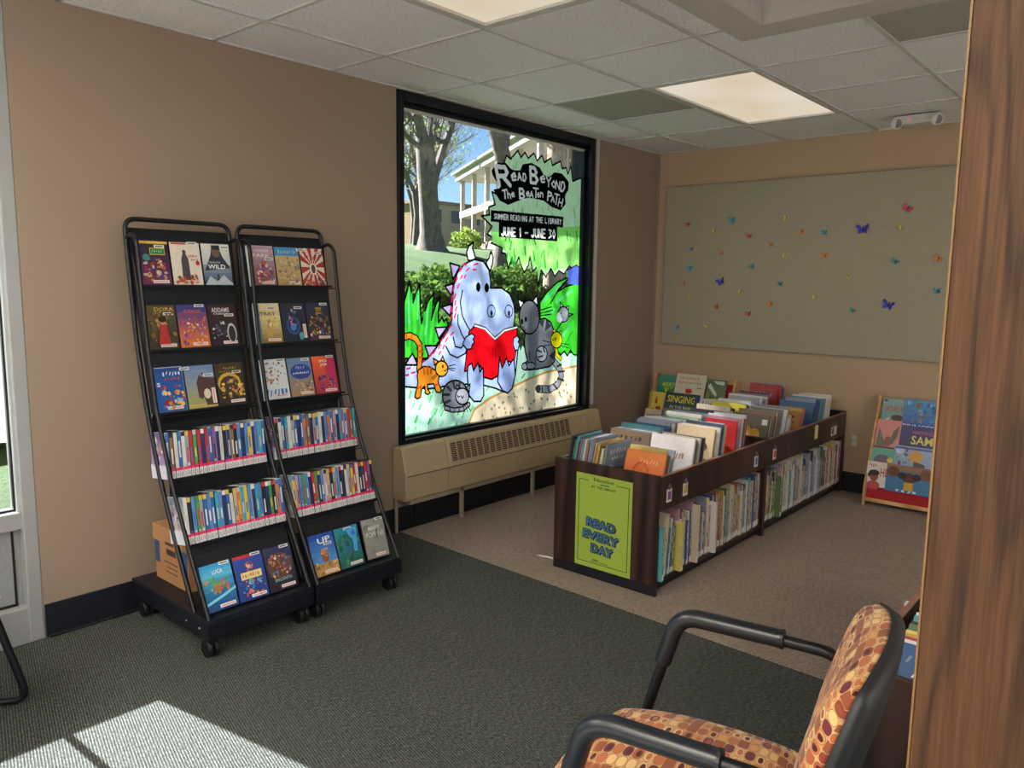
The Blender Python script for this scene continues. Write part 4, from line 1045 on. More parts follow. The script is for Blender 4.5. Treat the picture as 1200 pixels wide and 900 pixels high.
part('pipe', MB().box(HX0+.05, HX1-.02, -.09, -.06, .165, .189), M['pipe'], ht)
part('pipe', MB().tube([(-2.58, -.016, .0), (-2.58, -.016, .22)], .004, 6), M['frame'], ht)
# wall outlet
ol = thing('wall_outlet', 'ivory wall outlet low on the back wall beside the dark book browser', 'outlet', (-.001, -1.62, .30))
part('cover_plate', MB().box(-.006, 0, -.036, .036, 0, .115), M['heater'], ol, bevel=.003)
part('socket', MB().box(-.009, -.006, -.017, .017, .062, .095), M['white'], ol); part('socket', MB().box(-.009, -.006, -.017, .017, .02, .053), M['white'], ol)

# bulletin board
BZ0, BZ1, BY0, BY1 = .93, 2.155, -2.56, -.095
bb = thing('bulletin_board', 'large beige linen bulletin board on the back wall', 'board', (-.001, 0, 0))
part('board_panel', MB().box(-.016, -.002, BY0+.006, BY1-.006, BZ0+.006, BZ1-.006), M['board'], bb)
part('edge_strip', MB().box(-.019, 0, BY0, BY1, BZ1-.006, BZ1).box(-.019, 0, BY0, BY1, BZ0, BZ0+.006).box(-.019, 0, BY1-.006, BY1, BZ0+.006, BZ1-.006).box(-.019, 0, BY0, BY0+.006, BZ0+.006, BZ1-.006), flat('board_edge', '8d8473', .6), bb)
BF = [(-0.242, 1.068, 'blue', 0.0248, -0.37), (-0.281, 1.412, 'orange', 0.0203, 0.06), (-0.297, 1.861, 'pink', 0.0248, -0.18), (-0.331, 1.526, 'blue', 0.0292, 0.15), (-0.344, 1.302, 'yellow', 0.018, 0.18), (-0.338, 1.676, 'blue', 0.0203, -0.61), (-0.493, 1.092, 'yellow', 0.0203, -0.68), (-0.52, 1.795, 'yellow', 0.0225, 0.47), (-0.564, 1.238, 'orange', 0.0248, -0.34), (-0.594, 1.427, 'navy', 0.0382, -0.37), (-0.587, 1.641, 'orange', 0.0203, 0.69), (-0.658, 1.881, 'blue', 0.0338, -0.04), (-0.75, 1.353, 'yellow', 0.0225, 0.47), (-0.819, 1.195, 'pink', 0.027, -0.03), (-0.795, 1.759, 'pink', 0.0248, 0.19), (-0.832, 1.539, 'teal', 0.0248, -0.49), (-0.983, 1.272, 'orange', 0.0248, 0.19), (-0.961, 1.693, 'orange', 0.0225, 0.52), (-1.048, 1.416, 'teal', 0.0225, 0.03), (-1.068, 1.612, 'yellow', 0.0203, 0.34), (-1.062, 1.875, 'yellow', 0.0225, 0.24), (-1.179, 1.778, 'orange', 0.0248, -0.61), (-1.297, 1.324, 'yellow', 0.0203, 0.36), (-1.335, 1.769, 'blue', 0.0248, 0.13), (-1.35, 1.614, 'orange', 0.0248, -0.28), (-1.513, 1.47, 'yellow', 0.0203, -0.66), (-1.553, 1.245, 'teal', 0.0225, 0.51), (-1.586, 1.781, 'navy', 0.045, -0.04), (-1.777, 1.287, 'navy', 0.045, 0.31), (-1.799, 1.569, 'teal', 0.027, 0.53), (-1.822, 1.78, 'yellow', 0.0225, 0.3), (-1.85, 1.903, 'pink', 0.036, 0.59), (-2.06, 1.385, 'teal', 0.027, -0.15), (-2.049, 1.582, 'orange', 0.027, 0.42)]
BC = {'pink': 'd8447c', 'orange': 'e8843a', 'yellow': 'e2d068', 'blue': '2f9fd0', 'teal': '1f93ab', 'navy': '3440b8'}
cnt = {}
def wing(sg):
    q = [(0, .0), (.12, .05), (.55, .62), (.95, .72), (1.0, .35), (.62, .02), (.75, -.22), (.62, -.62), (.30, -.55), (.02, -.12)]
    n_ = len(q); v = []
    for off in (0, .03): v += [(sg*a*math.cos(.5), -a*math.sin(.5)-off, b_) for a, b_ in q]
    f = [tuple(range(n_)), tuple(range(2*n_-1, n_-1, -1))]+[(i, n_+i, n_+(i+1) % n_, (i+1) % n_) for i in range(n_)]
    return v, f
wm = {}
for c_ in BC:
    for sg in (-1, 1):
        v, f = wing(sg); mb = MB().add(v, f); mb.add([(sg*.45*math.cos(.5), -.45*math.sin(.5)-.05, .3), (sg*.7*math.cos(.5), -.7*math.sin(.5)-.05, .35), (sg*.6*math.cos(.5), -.6*math.sin(.5)-.05, .5)], [(0, 1, 2)], 1)
        wm[c_, sg] = mb.mesh('wing', [paintm(BC[c_], .7), paintm('1c1e3a' if c_ == 'navy' else BC[c_], .7)])
bodym = MB().tube([(0, -.05, -.5), (0, -.08, .1), (0, -.05, .55)], [.05, .09, .05], 6).mesh('body', [paintm('2a2624', .7)])
tot = {c_: sum(1 for b_ in BF if b_[2] == c_) for c_ in BC}
for y, z, c_, s_, rot in BF:
    i = cnt.get(c_, 0); cnt[c_] = i+1
    pos = 'leftmost' if i == 0 else 'rightmost' if i == tot[c_]-1 else ordn(i)+' from the left'
    t = thing('paper_butterfly', f'{"large navy blue" if c_=="navy" else "small "+c_} paper butterfly on the board, {pos} of the {c_} ones', 'butterfly', (-.0205, y, z), -PI/2, 'paper butterflies on the bulletin board')
    t.rotation_euler = (0, rot, 0); t.rotation_euler = (Matrix.Rotation(-PI/2, 3, 'Z') @ Matrix.Rotation(rot, 3, 'Y')).to_euler()
    t.scale = (s_, s_, s_)
    for sg in (-1, 1): link('wing', wm[c_, sg], t)
    link('body', bodym, t)
# emergency light
el = thing('emergency_light', 'small white twin head emergency light on the ceiling by the back wall', 'light', (-.36, -1.955, H-.004))
part('housing', MB().box(-.05, .05, -.13, .13, -.055, 0), M['white'], el, bevel=.012, seg=3)
for yy in (-.115, .10):
    part('lamp_head', MB().tube([(-.045, yy, -.04), (-.075, yy-.005, -.047), (-.085, yy-.01, -.05)], [.022, .032, .033], 16).tube([(-.084, yy-.01, -.05), (-.087, yy-.01, -.0505)], .026, 16, 1), [M['white'], paintm('77757a', .15)], el, smooth=True)
part('indicator_lamp', MB().cyl((-.051, .03, -.03), .004, .004, 'x'), M['led'], el)
# oak end panel
pp = thing('wooden_post', 'oak veneered end panel standing at the right edge, nearest the camera', 'post', (-4.70, -3.096, 0))
part('panel', MB().box(0, .045, -.62, -.002, 0, 2.1), M['oak'], pp, bevel=.002)
part('edge_band', MB().box(0, .045, -.002, 0, 0, 2.1), M['oak_edge'], pp)
part('shelf_side', MB().box(.045, .30, -.62, -.02, 0, 2.08), M['oak'], pp)
# ------------------------------------------------------------ wheeled DVD racks
TIERS = [(1.372, -.185, -.150, 'f'), (1.122, -.225, -.185, 'f'), (.878, -.270, -.225, 'f'), (.635, -.370, -.350, 's'), (.405, -.500, -.470, 's'), (.162, -.615, -.550, 'f')]
def rack(xc, hw, label):
    t = thing('display_rack', label, 'rack', (xc, 0, 0), 0, 'black wheeled display racks')
    rear = [(-.54, .155), (-.42, .39), (-.315, .62), (-.225, .89), (-.165, 1.15), (-.120, 1.49), (-.105, 1.632)]
    front = [(-.650, .155), (-.530, .375), (-.400, .640), (-.305, .90), (-.255, 1.15), (-.205, 1.545), (-.165, 1.572), (-.12, 1.56)]
    pts = [(-hw, y, z) for y, z in rear]+[(hw, y, z) for y, z in reversed(rear)]
    part('rear_tube_frame', MB().tube(arc_pts(pts, .045), .0095, 10), M['black'], t, smooth=True)
    for s in (-1, 1):
        part('front_tube', MB().tube(arc_pts([(s*hw, y, z) for y, z in front], .03), .0085, 10), M['black'], t, smooth=True)
    sheet = [(-.098, 1.598), (-.125, 1.555), (-.172, 1.372), (-.174, 1.335), (-.212, 1.122), (-.216, 1.075), (-.257, .878), (-.240, .86), (-.233, .83), (-.233, .635)]
    def sh(name, pl, th=.003):
        p = [(y, z) for y, z in pl]+[(y+th, z) for y, z in reversed(pl)]; mb = MB(); n = len(pl)
        for i in range(n-1):
            q = [pl[i], pl[i+1], (pl[i+1][0]+th, pl[i+1][1]), (pl[i][0]+th, pl[i][1])]; mb.prism(q, -hw+.011, hw-.011, 'x')
        part(name, mb, M['rack'], t)
    sh('back_sheet', sheet); sh('back_sheet', [(-.364, .632), (-.364, .405)]); sh('back_sheet', [(-.494, .402), (-.502, .36), (-.595, .160)])
    for s in (-1, 1): part('side_flange', MB().prism([(-.098, 1.598), (-.125, 1.555), (-.257, .878), (-.243, .878), (-.085, 1.59)], s*(hw-.0095)-.0015, s*(hw-.0095)+.0015, 'x'), M['rack'], t)
    ft = lambda z: np.interp(z, [p[1] for p in front[:6]], [p[0] for p in front[:6]])
    for (z, yb, yt, k) in TIERS[:5]:
        back = np.interp(z, [.878, 1.372], [-.257, -.172]) if k == 'f' else (-.233 if z > .5 else -.364)
        fy = yb-.016
        part('ledge', MB().box(-hw+.010, hw-.010, fy, back, z-.003, z).box(-hw+.010, hw-.010, fy-.002, fy, z-.003, z+.006), M['rack'], t)
        part('cross_wire', MB().tube([(-hw, ft(z)+.004, z-.008), (hw, ft(z)+.004, z-.008)], .0028, 6), M['black'], t)
    b = MB().box(-hw-.012, hw+.012, -.662, -.03, .082, .150).box(-hw-.012, hw+.012, -.660, -.03, .150, .158)
    part('base', b, M['rack'], t, bevel=.003)
    part('fascia_rib', MB().box(-hw-.008, hw+.008, -.666, -.662, .128, .133), M['black'], t)
    part('screw', MB().cyl((-hw-.013, -.60, .115), .004, .003, 'x', 8), M['alu'], t); part('screw', MB().cyl((-hw-.013, -.5, .115), .004, .003, 'x', 8), M['alu'], t)
    for sx in (-1, 1):
        for y in (-.615, -.085):
            cst = part('caster', MB().box(-.012, .012, -.022, .022, .048, .076).cyl((0, 0, .079), .012, .008, 'z', 10), M['black'], t, loc=(sx*(hw-.02), y, 0))
            for q in (-.013, .013): part('wheel', MB().cyl((q, 0, .034), .034, .018, 'x', 18), M['rubber'], cst, bevel=.004)
    return t
rack(-3.95, .218, 'black wheeled display rack on the left, holding a cardboard box at its base')
rack(-3.475, .218, 'black wheeled display rack on the right, nearer the painted window')

DW, DH, DT = .128, .180, .014
def dvd(x, tier, spec, i, rackname, tname, dx=0, rot=0, dz=0):
    z, yb, yt, _ = TIERS[tier]; lab_ = spec['lab']
    t = thing('dvd_case', lab_, 'DVD', (x, yb, z+.001+dz)); 
    tilt = math.atan2(yt-yb, DH)
    t.rotation_euler = (-tilt, rot, 0)
    part('case', MB().box(-DW/2, DW/2, 0, DT, 0, DH), M[spec.get('case', 'case')], t, bevel=.0015)
    p = Print(DW*.97, DH*.97, -.0006); spec['art'](p); a = p.part('cover_art', t, loc=(0, 0, DH*.015))
    q = Print(DW, DH, -.0022); bx, by = spec.get('bar', (.62, .90)); q.rect(bx, by, bx+.32, by+.065, 'e8e8ea').rect(bx+.04, by+.02, bx+.28, by+.045, '55555a'); q.part('barcode_label', t)
    if spec.get('tag', 1):
        tx = spec.get('tagx', .40); q = Print(DW, DH, -.0030)
        if spec.get('vert'): q.rect(.82, .1, .95, .45, 'ecdedc').rect(.86, .13, .9, .42, 'c89090')
        else: q.rect(tx, .055, tx+.5, .125, 'f0e2df').rect(tx+.04, .08, tx+.46, .098, 'd09a9a')
        q.part('spine_tag', t)
    return t
def A(c0, c1, f=None):
    def g(p):
        p.grad(c0, c1)
        if f: f(p)
    return g
S_ = lambda **k: k
R1 = 'on the left rack'; R2 = 'on the right rack'
SP = {}
SP[0, 0] = [S_(lab='DVD with yellow top band and green title plate, top row of left rack', art=A('6a2e5a', '2a2440', lambda p: p.rect(0, .94, 1, 1, 'e0b84a').blobs(1, 22, ['c98a3a', 'd8d0c0', '8e2e5c', 'b8523a', '5c3a80', 'e0a850']).ell(.25, .62, .12, .08, '3a8a8a').rect(.38, .68, .86, .84, 'd8c060').rect(.40, .70, .84, .82, '1f7a46').scrib(1, .62, .76, .36, .07, '8fd0a0', 5)), bar=(.55, .84)),
 S_(lab='pale DVD with red script title and tall dark figure, top row of left rack', art=A('e8e0d4', 'e6ddd0', lambda p: p.rect(.05, .955, .55, .99, 'b03040').poly([(.32, .1), (.60, .1), (.58, .62), (.50, .74), (.40, .74), (.34, .6)], '4a4650').ell(.46, .78, .06, .05, '3a3640').blobs(3, 14, ['a03a34', 'c08050', '7a5a48', 'b8523a'], .05, .02, .95, .25).scrib(2, .74, .68, .34, .06, 'b03030', 6).scrib(3, .78, .60, .26, .05, 'b03030', 4).ell(.86, .52, .07, .06, 'c02838')), bar=(.58, .94)),
 S_(lab='DVD with dark figure over blue mountains and white title, top row of left rack', art=A('42587c', 'd4d8da', lambda p: p.grad('1f3d6b', '8a9cb0', 5, .0, .5).grad('c8ccd0', 'dcdcd8', 4, .5, 1).poly([(.05, .35), (.3, .72), (.38, .95), (.62, .95), (.72, .7), (.98, .42)], '2c3648').ell(.5, .8, .16, .13, '6b5a50').rect(.36, .86, .66, .97, '222a38').poly([(0, .0), (.2, .22), (.45, .1), (.7, .25), (1, .05), (1, 0)], 'b8c4cc').text('THE CALL OF THE', .42, .555, .40, .035, 'e8ecf0').text('WILD', .48, .45, .62, .11, 'f4f6f8').rect(.46, .12, .52, .26, '20242c')), bar=(.66, .88), tag=0)]
SP[0, 1] = [S_(lab='brown DVD with a girl in a red dress, second row of left rack', art=A('3a3428', '5a4a34', lambda p: p.blobs(5, 26, ['6a5a34', '8a6a3a', '44402c', 'a8844a'], 0, .05, 1, .9).poly([(.34, .1), (.72, .1), (.64, .55), (.44, .55)], 'b03034').ell(.53, .62, .10, .08, 'c89a78').ell(.53, .67, .13, .07, '2c1c18').text('DORA', .62, .90, .62, .09, 'c8a860')), bar=(.60, .76)),
 S_(lab='purple and orange DVD crowded with small shapes, second row of left rack', art=A('d8702c', '3c3a84', lambda p: p.blobs(6, 34, ['f0983a', '6a4aa0', 'd85a3a', 'e8c070', '8a5ab8', 'e8e0e0'], .05, .05, .95, .72, .03, .1).text('COCO', .48, .84, .56, .07, 'e8703a')), bar=(.60, .93)),
 S_(lab='black DVD with white title and arched figure group, second row of left rack', art=A('24202a', '3a2228', lambda p: p.blobs(7, 18, ['3c4c78', '8a8a94', '5a2430', 'c8c8cc', '2c2c38'], .05, .12, .75, .6, .05, .1).ell(.74, .30, .17, .24, 'd0ccd0').ell(.74, .28, .13, .2, '2c2830').text('ADDAMS', .42, .86, .64, .11, 'dcdce0').text('FAMILY', .42, .77, .5, .05, 'c0c0c8')), bar=(.56, .70))]
SP[0, 2] = [S_(lab='bright blue DVD with red and white script and animal band, third row of left rack', case='casewhite', art=A('1a5aa8', '1c4c98', lambda p: p.blobs(8, 18, ['d8403a', 'f0b43a', 'e8dcc8', 'b02c3c', '7ac0e8'], .2, .05, 1, .6).scrib(8, .64, .86, .6, .09, 'f0f0f4', 6).scrib(9, .64, .74, .5, .06, 'd84a4a', 6).text('S', .16, .62, .12, .09, 'f0f0f4')), bar=(.9, .9), tagx=.36),
 S_(lab='DVD with a brown horse head under a blue sky, third row of left rack', art=A('b8a860', '5a7cb8', lambda p: p.grad('9a9a6a', '6c88b8', 6, .1, 1).poly([(.38, .25), (.36, .6), (.48, .78), (.58, .72), (1, .68), (1, .05), (.62, .05), (.56, .25), (.48, .2)], '4a3432').poly([(.56, .78), (.6, .86), (.63, .77)], '3a2826').ell(.68, .32, .12, .12, 'd8d0b8').scrib(4, .5, .86, .56, .07, '9aa0a8', 7)), bar=(.62, .72), vert=1),
 S_(lab='dark DVD with a golden arc and swirling yellow shapes, third row of left rack', art=A('2c2420', '3c3420', lambda p: p.ell(.45, .52, .42, .26, 'd0a83a').ell(.45, .46, .36, .24, '38342c').blobs(10, 16, ['e0b840', '9a7030', '3a2c50', '7a4a78', 'c88a50', 'f0d060'], .1, .15, .98, .68).scrib(11, .52, .88, .5, .05, 'b09a50', 6).scrib(12, .5, .80, .8, .05, '8a7a44', 9)), bar=(.58, .74))]
SP[0, 5] = [S_(lab='blue sea DVD with three children, bottom row of left rack', art=A('1c5a9a', '4ab0e0', lambda p: p.grad('1a4a88', '1e78b8', 5, 0, .42).grad('58b8e4', '2a9ad8', 4, .7, 1).blobs(12, 12, ['6aa84a', 'b8985a', '8ac060'], 0, .42, 1, .72).blobs(13, 5, ['c8906a', 'b87850', 'a86a48'], .2, .36, .9, .62, .1, .13).poly([(0, .2), (.5, .3), (1, .42), (1, .36), (.5, .24), (0, .14)], '7ad0e8').text('LUCA', .52, .82, .34, .09, 'f4f8fa')), bar=(.62, .92)),
 S_(lab='blue DVD with red top band and cream title plate, bottom row of left rack', art=A('1c3f88', '2c4aa0', lambda p: p.rect(0, .93, .62, 1, 'c03038').blobs(14, 14, ['d87848', 'f0a050', '2a78c8', '80b8e0', 'c04a38'], .05, .05, .95, .45).blobs(15, 6, ['c85a50', 'e8c0a0'], .35, .6, .65, .85, .05, .09).rect(.15, .46, .86, .62, 'e8d090').scrib(16, .5, .54, .6, .08, '9a6a30', 7)), bar=(.60, .93)),
 S_(lab='dark DVD with a crowd in gold light, bottom row of left rack', art=A('241c30', '2c3458', lambda p: p.ell(.5, .55, .46, .3, '5a4438').blobs(17, 30, ['b87848', 'c85878', '8a5ab0', 'e0b050', '4a7ab0', '6a3a40', 'e8c890'], .08, .3, .92, .82, .04, .09).text('ENCANTO', .5, .24, .62, .07, '9ac0c8')), bar=(.58, .92))]
SP[1, 0] = [S_(lab='pinkish DVD with a two-line white title, top row of right rack', case='casewhite', art=A('8a5a6a', 'c0a0b8', lambda p: p.blobs(18, 24, ['c85a3a', 'e0b080', '7a4a8a', 'a83a48', 'e8d8c0', '5a70a0'], .05, .05, .95, .6).text('WONDER', .5, .88, .6, .07, 'f0e8ec').text('PARK', .48, .76, .66, .10, 'f4ecec')), bar=(.62, .64)),
 S_(lab='DVD with sky blue title band above a crowded beach scene, top row of right rack', art=A('c0a070', 'c8b890', lambda p: p.rect(0, .78, 1, 1, '4a90c8').scrib(19, .52, .88, .74, .09, 'a8d4ec', 8).blobs(20, 30, ['e8c080', '8a9a58', 'c87848', 'e8e0c8', '6a88a8', 'a86848'], .02, .03, .98, .74, .04, .09)), bar=(.9, .9)),
 S_(lab='DVD with red and white rays around a dark centre, top row of right rack', art=lambda p: (p.rect(0, 0, 1, 1, 'e8dccc'), [p.poly([(.5, .5), (.5+.9*math.cos(a), .5+.9*math.sin(a)), (.5+.9*math.cos(a+.2), .5+.9*math.sin(a+.2))] if False else [(.5, .5), (min(1, max(0, .5+.9*math.cos(a))), min(1, max(0, .5+.9*math.sin(a)))), (min(1, max(0, .5+.9*math.cos(a+.2))), min(1, max(0, .5+.9*math.sin(a+.2))))], 'a83034') for a in [k*PI/8 for k in range(16)]], p.ell(.5, .45, .16, .16, 'f0e8dc'), p.ell(.5, .45, .09, .12, '4a4448'), p.scrib(21, .5, .74, .7, .11, 'a82c34', 6), p.blobs(22, 10, ['a03040', '4a4a80', 'c86a50'], .02, .0, .98, .22)), bar=(.60, .84), tag=0)]
SP[1, 1] = [S_(lab='golden DVD with a standing dog, second row of right rack', case='casewhite', art=A('b89048', 'e8dcae', lambda p: p.grad('9a7434', 'e8d8a0', 6, 0, .7).rect(0, 0, .2, 1, '6a8aa0').poly([(.42, .15), (.62, .15), (.6, .45), (.5, .55), (.42, .42)], 'c8a468').blobs(23, 6, ['f0e0a0', 'd8b060'], .4, .4, .9, .7).text('STRAY', .46, .74, .74, .09, '5a5040')), bar=(.50, .84)),
 S_(lab='dark navy DVD with a glowing blue coiled figure, second row of right rack', art=A('262a40', '2c3044', lambda p: p.ell(.45, .42, .28, .24, '2a58a0').ell(.45, .42, .22, .19, '2c3050').ell(.44, .38, .12, .1, '3a80d0').blobs(24, 9, ['b06a60', '4a6ad0', 'd0a090', '3a9ab8'], .25, .35, .65, .85, .05, .08).ell(.72, .14, .09, .1, '4ab0b0')), bar=(.55, .84), vert=1),
 S_(lab='dark DVD with yellow title over coloured shapes, second row of right rack', art=A('3c2c3c', '28304c', lambda p: p.blobs(25, 32, ['c8503a', '4a8ad0', 'e0c050', '5aa050', 'b87848', 'e8d8d0', '8a3a60'], .03, .08, .97, .72, .04, .09).text('TOY', .5, .82, .28, .10, 'f0c030').text('STORY', .5, .72, .26, .05, 'f0c030')), bar=(.62, .92))]
SP[1, 2] = [S_(lab='white DVD with tumbling animals and chunky blue title, third row of right rack', case='casewhite', art=A('e8ecf2', 'd8e4f0', lambda p: p.blobs(26, 14, ['c87848', 'a85a38', 'e0a878', '5a4a40'], .1, .35, .95, .95, .05, .1).scrib(27, .5, .16, .9, .16, '2a7ac8', 6)), bar=(.62, .93)),
 S_(lab='DVD with a blue oval title over brown faces, third row of right rack', art=A('a88868', '6888b0', lambda p: p.blobs(28, 18, ['b88860', 'd8b088', '7a5a44', 'e0c8a8', '90a0a8'], .05, .03, .95, .42).ell(.5, .64, .44, .2, '2a4a98').scrib(29, .5, .74, .4, .08, 'a8c0e0', 4).scrib(30, .5, .60, .7, .05, 'e8ecf4', 9)), bar=(.60, .90)),
 S_(lab='orange and magenta DVD with white title, third row of right rack', art=A('a82c50', 'e8642c', lambda p: p.poly([(.5, 0), (1, 0), (1, 1), (.6, 1)], 'c02c60').blobs(31, 18, ['3a2c48', '6a4ab0', 'd8885a', '28304c', '4a78c8'], .12, .1, .9, .5).text('SPACE', .45, .87, .36, .07, 'f4ece8').text('JAM', .45, .76, .30, .09, 'f4ece8')), bar=(.62, .93))]
SP[1, 5] = [S_(lab='sky blue DVD with big white title and brown figure, bottom row of right rack', art=A('c89c50', '1f58b0', lambda p: p.grad('4a90d8', '1c50a8', 5, .3, 1).blobs(32, 10, ['e8c060', 'c89848', '8a6a40'], 0, 0, 1, .34).ell(.52, .42, .14, .12, '9a5030').ell(.48, .56, .10, .08, 'c88860').blobs(33, 7, ['d8c050', 'c05a3a', 'e8d8b0'], .36, .44, .82, .66, .03, .06).text('UP', .58, .84, .52, .14, 'f6f8fa', .08)), bar=(.55, .70)),
 S_(lab='teal green forest DVD with pale blue tail shape, bottom row of right rack', art=A('1c6a6a', '2a88a0', lambda p: p.blobs(34, 26, ['2a7a5a', '1a5a50', '3a9a6a', '4a6a50', '2a5ab0'], 0, 0, 1, .85, .07, .16).poly([(.4, .95), (.9, .95), (.84, .6), (.78, .35), (.64, .35), (.66, .65), (.5, .8)], '4aa0e0').ell(.74, .82, .08, .07, '2a70c8')), bar=(.40, .90)),
 S_(lab='silver grey DVD with pale title, bottom row of right rack', art=A('8a8a88', '9a9a98', lambda p: p.blobs(35, 14, ['949492', '868684'], 0, 0, 1, 1, .1, .2).text('MARY', .5, .76, .52, .12, 'd8d8d4').text('POPPINS', .5, .60, .82, .13, 'd0d0cc').poly([(.54, .5), (.6, .5), (.62, .72), (.57, .74)], '4a4a48')), bar=(.62, .93))]
for (rk, tr), specs in SP.items():
    xc = (-3.95, -3.475)[rk]; 
    for i, sp in enumerate(specs):
        dz = .0; x = xc-.138+i*.132+(.0 if tr != 5 else .0); rot = 0
        if (rk, tr, i) == (1, 5, 2): x += .01; dz = .004; rot = .03
        if (rk, tr, i) == (0, 5, 0): rot = -.02
        dvd(x, tr, sp, i, '', '', rot=rot, dz=dz)
# spine-out cases: one case mesh and a set of spine prints, copied
SPINES = ['3468b0:blue', '2c3a78:navy', 'd8d8d4:white', 'b8323c:red', 'e0c040:yellow', '4a9a58:green', '8a5a9a:purple', '3aa0b8:teal', '26282e:black', 'd87a34:orange', 'c89ab0:pink', '8a6a4a:brown', '9aa4b0:grey', '5a88c8:light blue', 'c8b48a:tan']
spine_me = []
for v in range(30):
    c_, nm = SPINES[v % 15].split(':'); R = random.Random(v*7+1); p = Print(.0140, DH*.985, -.0005)
    p.rect(0, 0, 1, 1, c_); pal = ['e8e8e4', '2a2c34', 'c83a40', 'e0c050', '3a70b8', 'c8c8c4']
    z = R.uniform(.3, .5); h = R.uniform(.2, .38); p.rect(.3, z, .7, z+h, R.choice(pal))
    if R.random() < .6: p.rect(0, .90, 1, 1, R.choice(pal))
    if R.random() < .5: p.rect(.2, .24, .8, .28, R.choice(pal))
    p.rect(0, .0, 1, .20, 'e4e0e2').rect(0, .165, 1, .225, 'ee2c6c').rect(.25, .04, .75, .12, 'b8b8bc')
    spine_me.append((p.mesh('spine_print'), nm))
case_me = MB().box(-.0072, .0072, 0, DW, 0, DH).mesh('case', [M['case']]); case_w = MB().box(-.0072, .0072, 0, DW, 0, DH).mesh('case', [M['casewhite']])
R = random.Random(11); PREF = [v for v in range(30) for _ in range({'blue': 3, 'navy': 3, 'white': 4, 'light blue': 3, 'red': 2, 'grey': 2, 'black': 2, 'teal': 2}.get(spine_me[v][1], 1))]
for rk in (0, 1):
    for tr in (3, 4):
        z, yb, yt, _ = TIERS[tr]; xc = (-3.95, -3.475)[rk]; n = 27; x = xc-.206; last = None
        for i in range(n):
            v = R.choice(PREF)
            while spine_me[v][1] == last: v = R.choice(PREF)
            me, nm = spine_me[v]; last = nm
            o = thing('dvd_case', f"{nm} spined DVD case, {ordn(i)} from left, {'upper' if tr==3 else 'lower'} spine-out shelf of the {'left' if rk==0 else 'right'} rack", 'DVD', (x+i*.01575, yb+R.uniform(-.002, .002), z+.001), 0, f"DVD cases on the {'upper' if tr==3 else 'lower'} spine-out shelf of the {'left' if rk==0 else 'right'} rack")
            o.rotation_euler = (-math.atan2(yt-yb, DH), 0, 0)
            link('case', case_w if R.random() < .3 or i == 0 else case_me, o); link('spine_print', me, o)
            if i == 0:
                p = Print(DW, DH, -.0004); p.grad('b8a0d0' if tr == 3 else 'c8c0b0', '6a5a90' if tr == 3 else '7a8a98').blobs(50+rk*2+tr, 12, ['d8c8e0', '5a4a70', 'c08a90', 'e0d8d0'], .1, .35, .9, .9).rect(0, 0, 1, .3, 'd8dcec')
                a = p.part('cover_art', o, loc=(-.0074, DW/2, 0)); a.rotation_euler = (0, 0, -PI/2)
# cardboard box
cb = thing('cardboard_box', 'brown cardboard file box with blue corner print, on the base of the left rack', 'box', (-3.975, -.225, .1585))
part('box_body', MB().box(-.125, .125, -.14, .14, 0, .195), M['card'], cb, bevel=.002)
part('lid', MB().box(-.131, .131, -.146, .146, .165, .235), M['card'], cb, bevel=.003)
part('hand_hole', MB().box(-.1255, -.1245, -.04, .04, .12, .145).box(-.1315, -.1305, -.035, .035, .166, .178), M['slot'], cb)
part('blue_label', MB().box(-.1258, -.1248, .10, .138, .07, .165).box(-.1258, -.1248, -.138, -.085, .07, .165), M['cardblue'], cb)
part('printed_lines', MB().box(-.1257, -.1249, -.05, .06, .085, .09).box(-.1257, -.1249, -.05, .04, .065, .069).box(-.1257, -.1249, -.05, .05, .045, .049), M['slot'], cb)

# ------------------------------------------------------------ picture books
BCOL = [('7a8a9c', 'grey blue'), ('c86a3a', 'orange'), ('b83038', 'red'), ('d8c8a8', 'cream'), ('5a7a4a', 'green'), ('2f5a96', 'blue'), ('c8a040', 'mustard'), ('8a5a7a', 'plum'), ('d8d8d8', 'white'), ('4aa0a8', 'teal'), ('3a3440', 'charcoal'), ('b8829a', 'dusty pink'), ('8a6a50', 'brown'), ('e0d060', 'yellow'), ('9a9ab8', 'lavender')]
def mute(h):
    c = [int(h[i:i+2], 16) for i in (0, 2, 4)]; y = sum(c)/3; return ''.join(format(int(min(255, v*.78+y*.18+6)), '02x') for v in c)
BCOL = [(mute(h), n) for h, n in BCOL]
bk_cache = {}
def book(w_, h_, t_, ci_, label, group, art=None, tagged=False, front='-y'):
    """origin at the bottom centre of the front board; front board faces local -y, spine at local -x"""
    e = thing('picture_book', label, 'book', (0, 0, 0), 0, group)
    k = (round(w_, 3), round(h_, 3), round(t_, 4), ci_)
    if k not in bk_cache:
        c = MB().box(-w_/2, w_/2, 0, .0018, 0, h_).box(-w_/2, w_/2, t_-.0018, t_, 0, h_).box(-w_/2, -w_/2+.002, .0018, t_-.0018, 0, h_)
        bk_cache[k] = (c.mesh('cover', [paintm(BCOL[ci_][0], .42)]), MB().box(-w_/2+.002, w_/2-.004, .0018, t_-.0018, .003, h_-.004).mesh('pages', [M['pages']]))
    link('cover', bk_cache[k][0], e); link('pages', bk_cache[k][1], e)
    if art is not None:
        p = Print(w_*.985, h_*.985, -.0006); art(p); p.part('cover_art', e, loc=(0, 0, h_*.0075))
    return e
_gen = {}
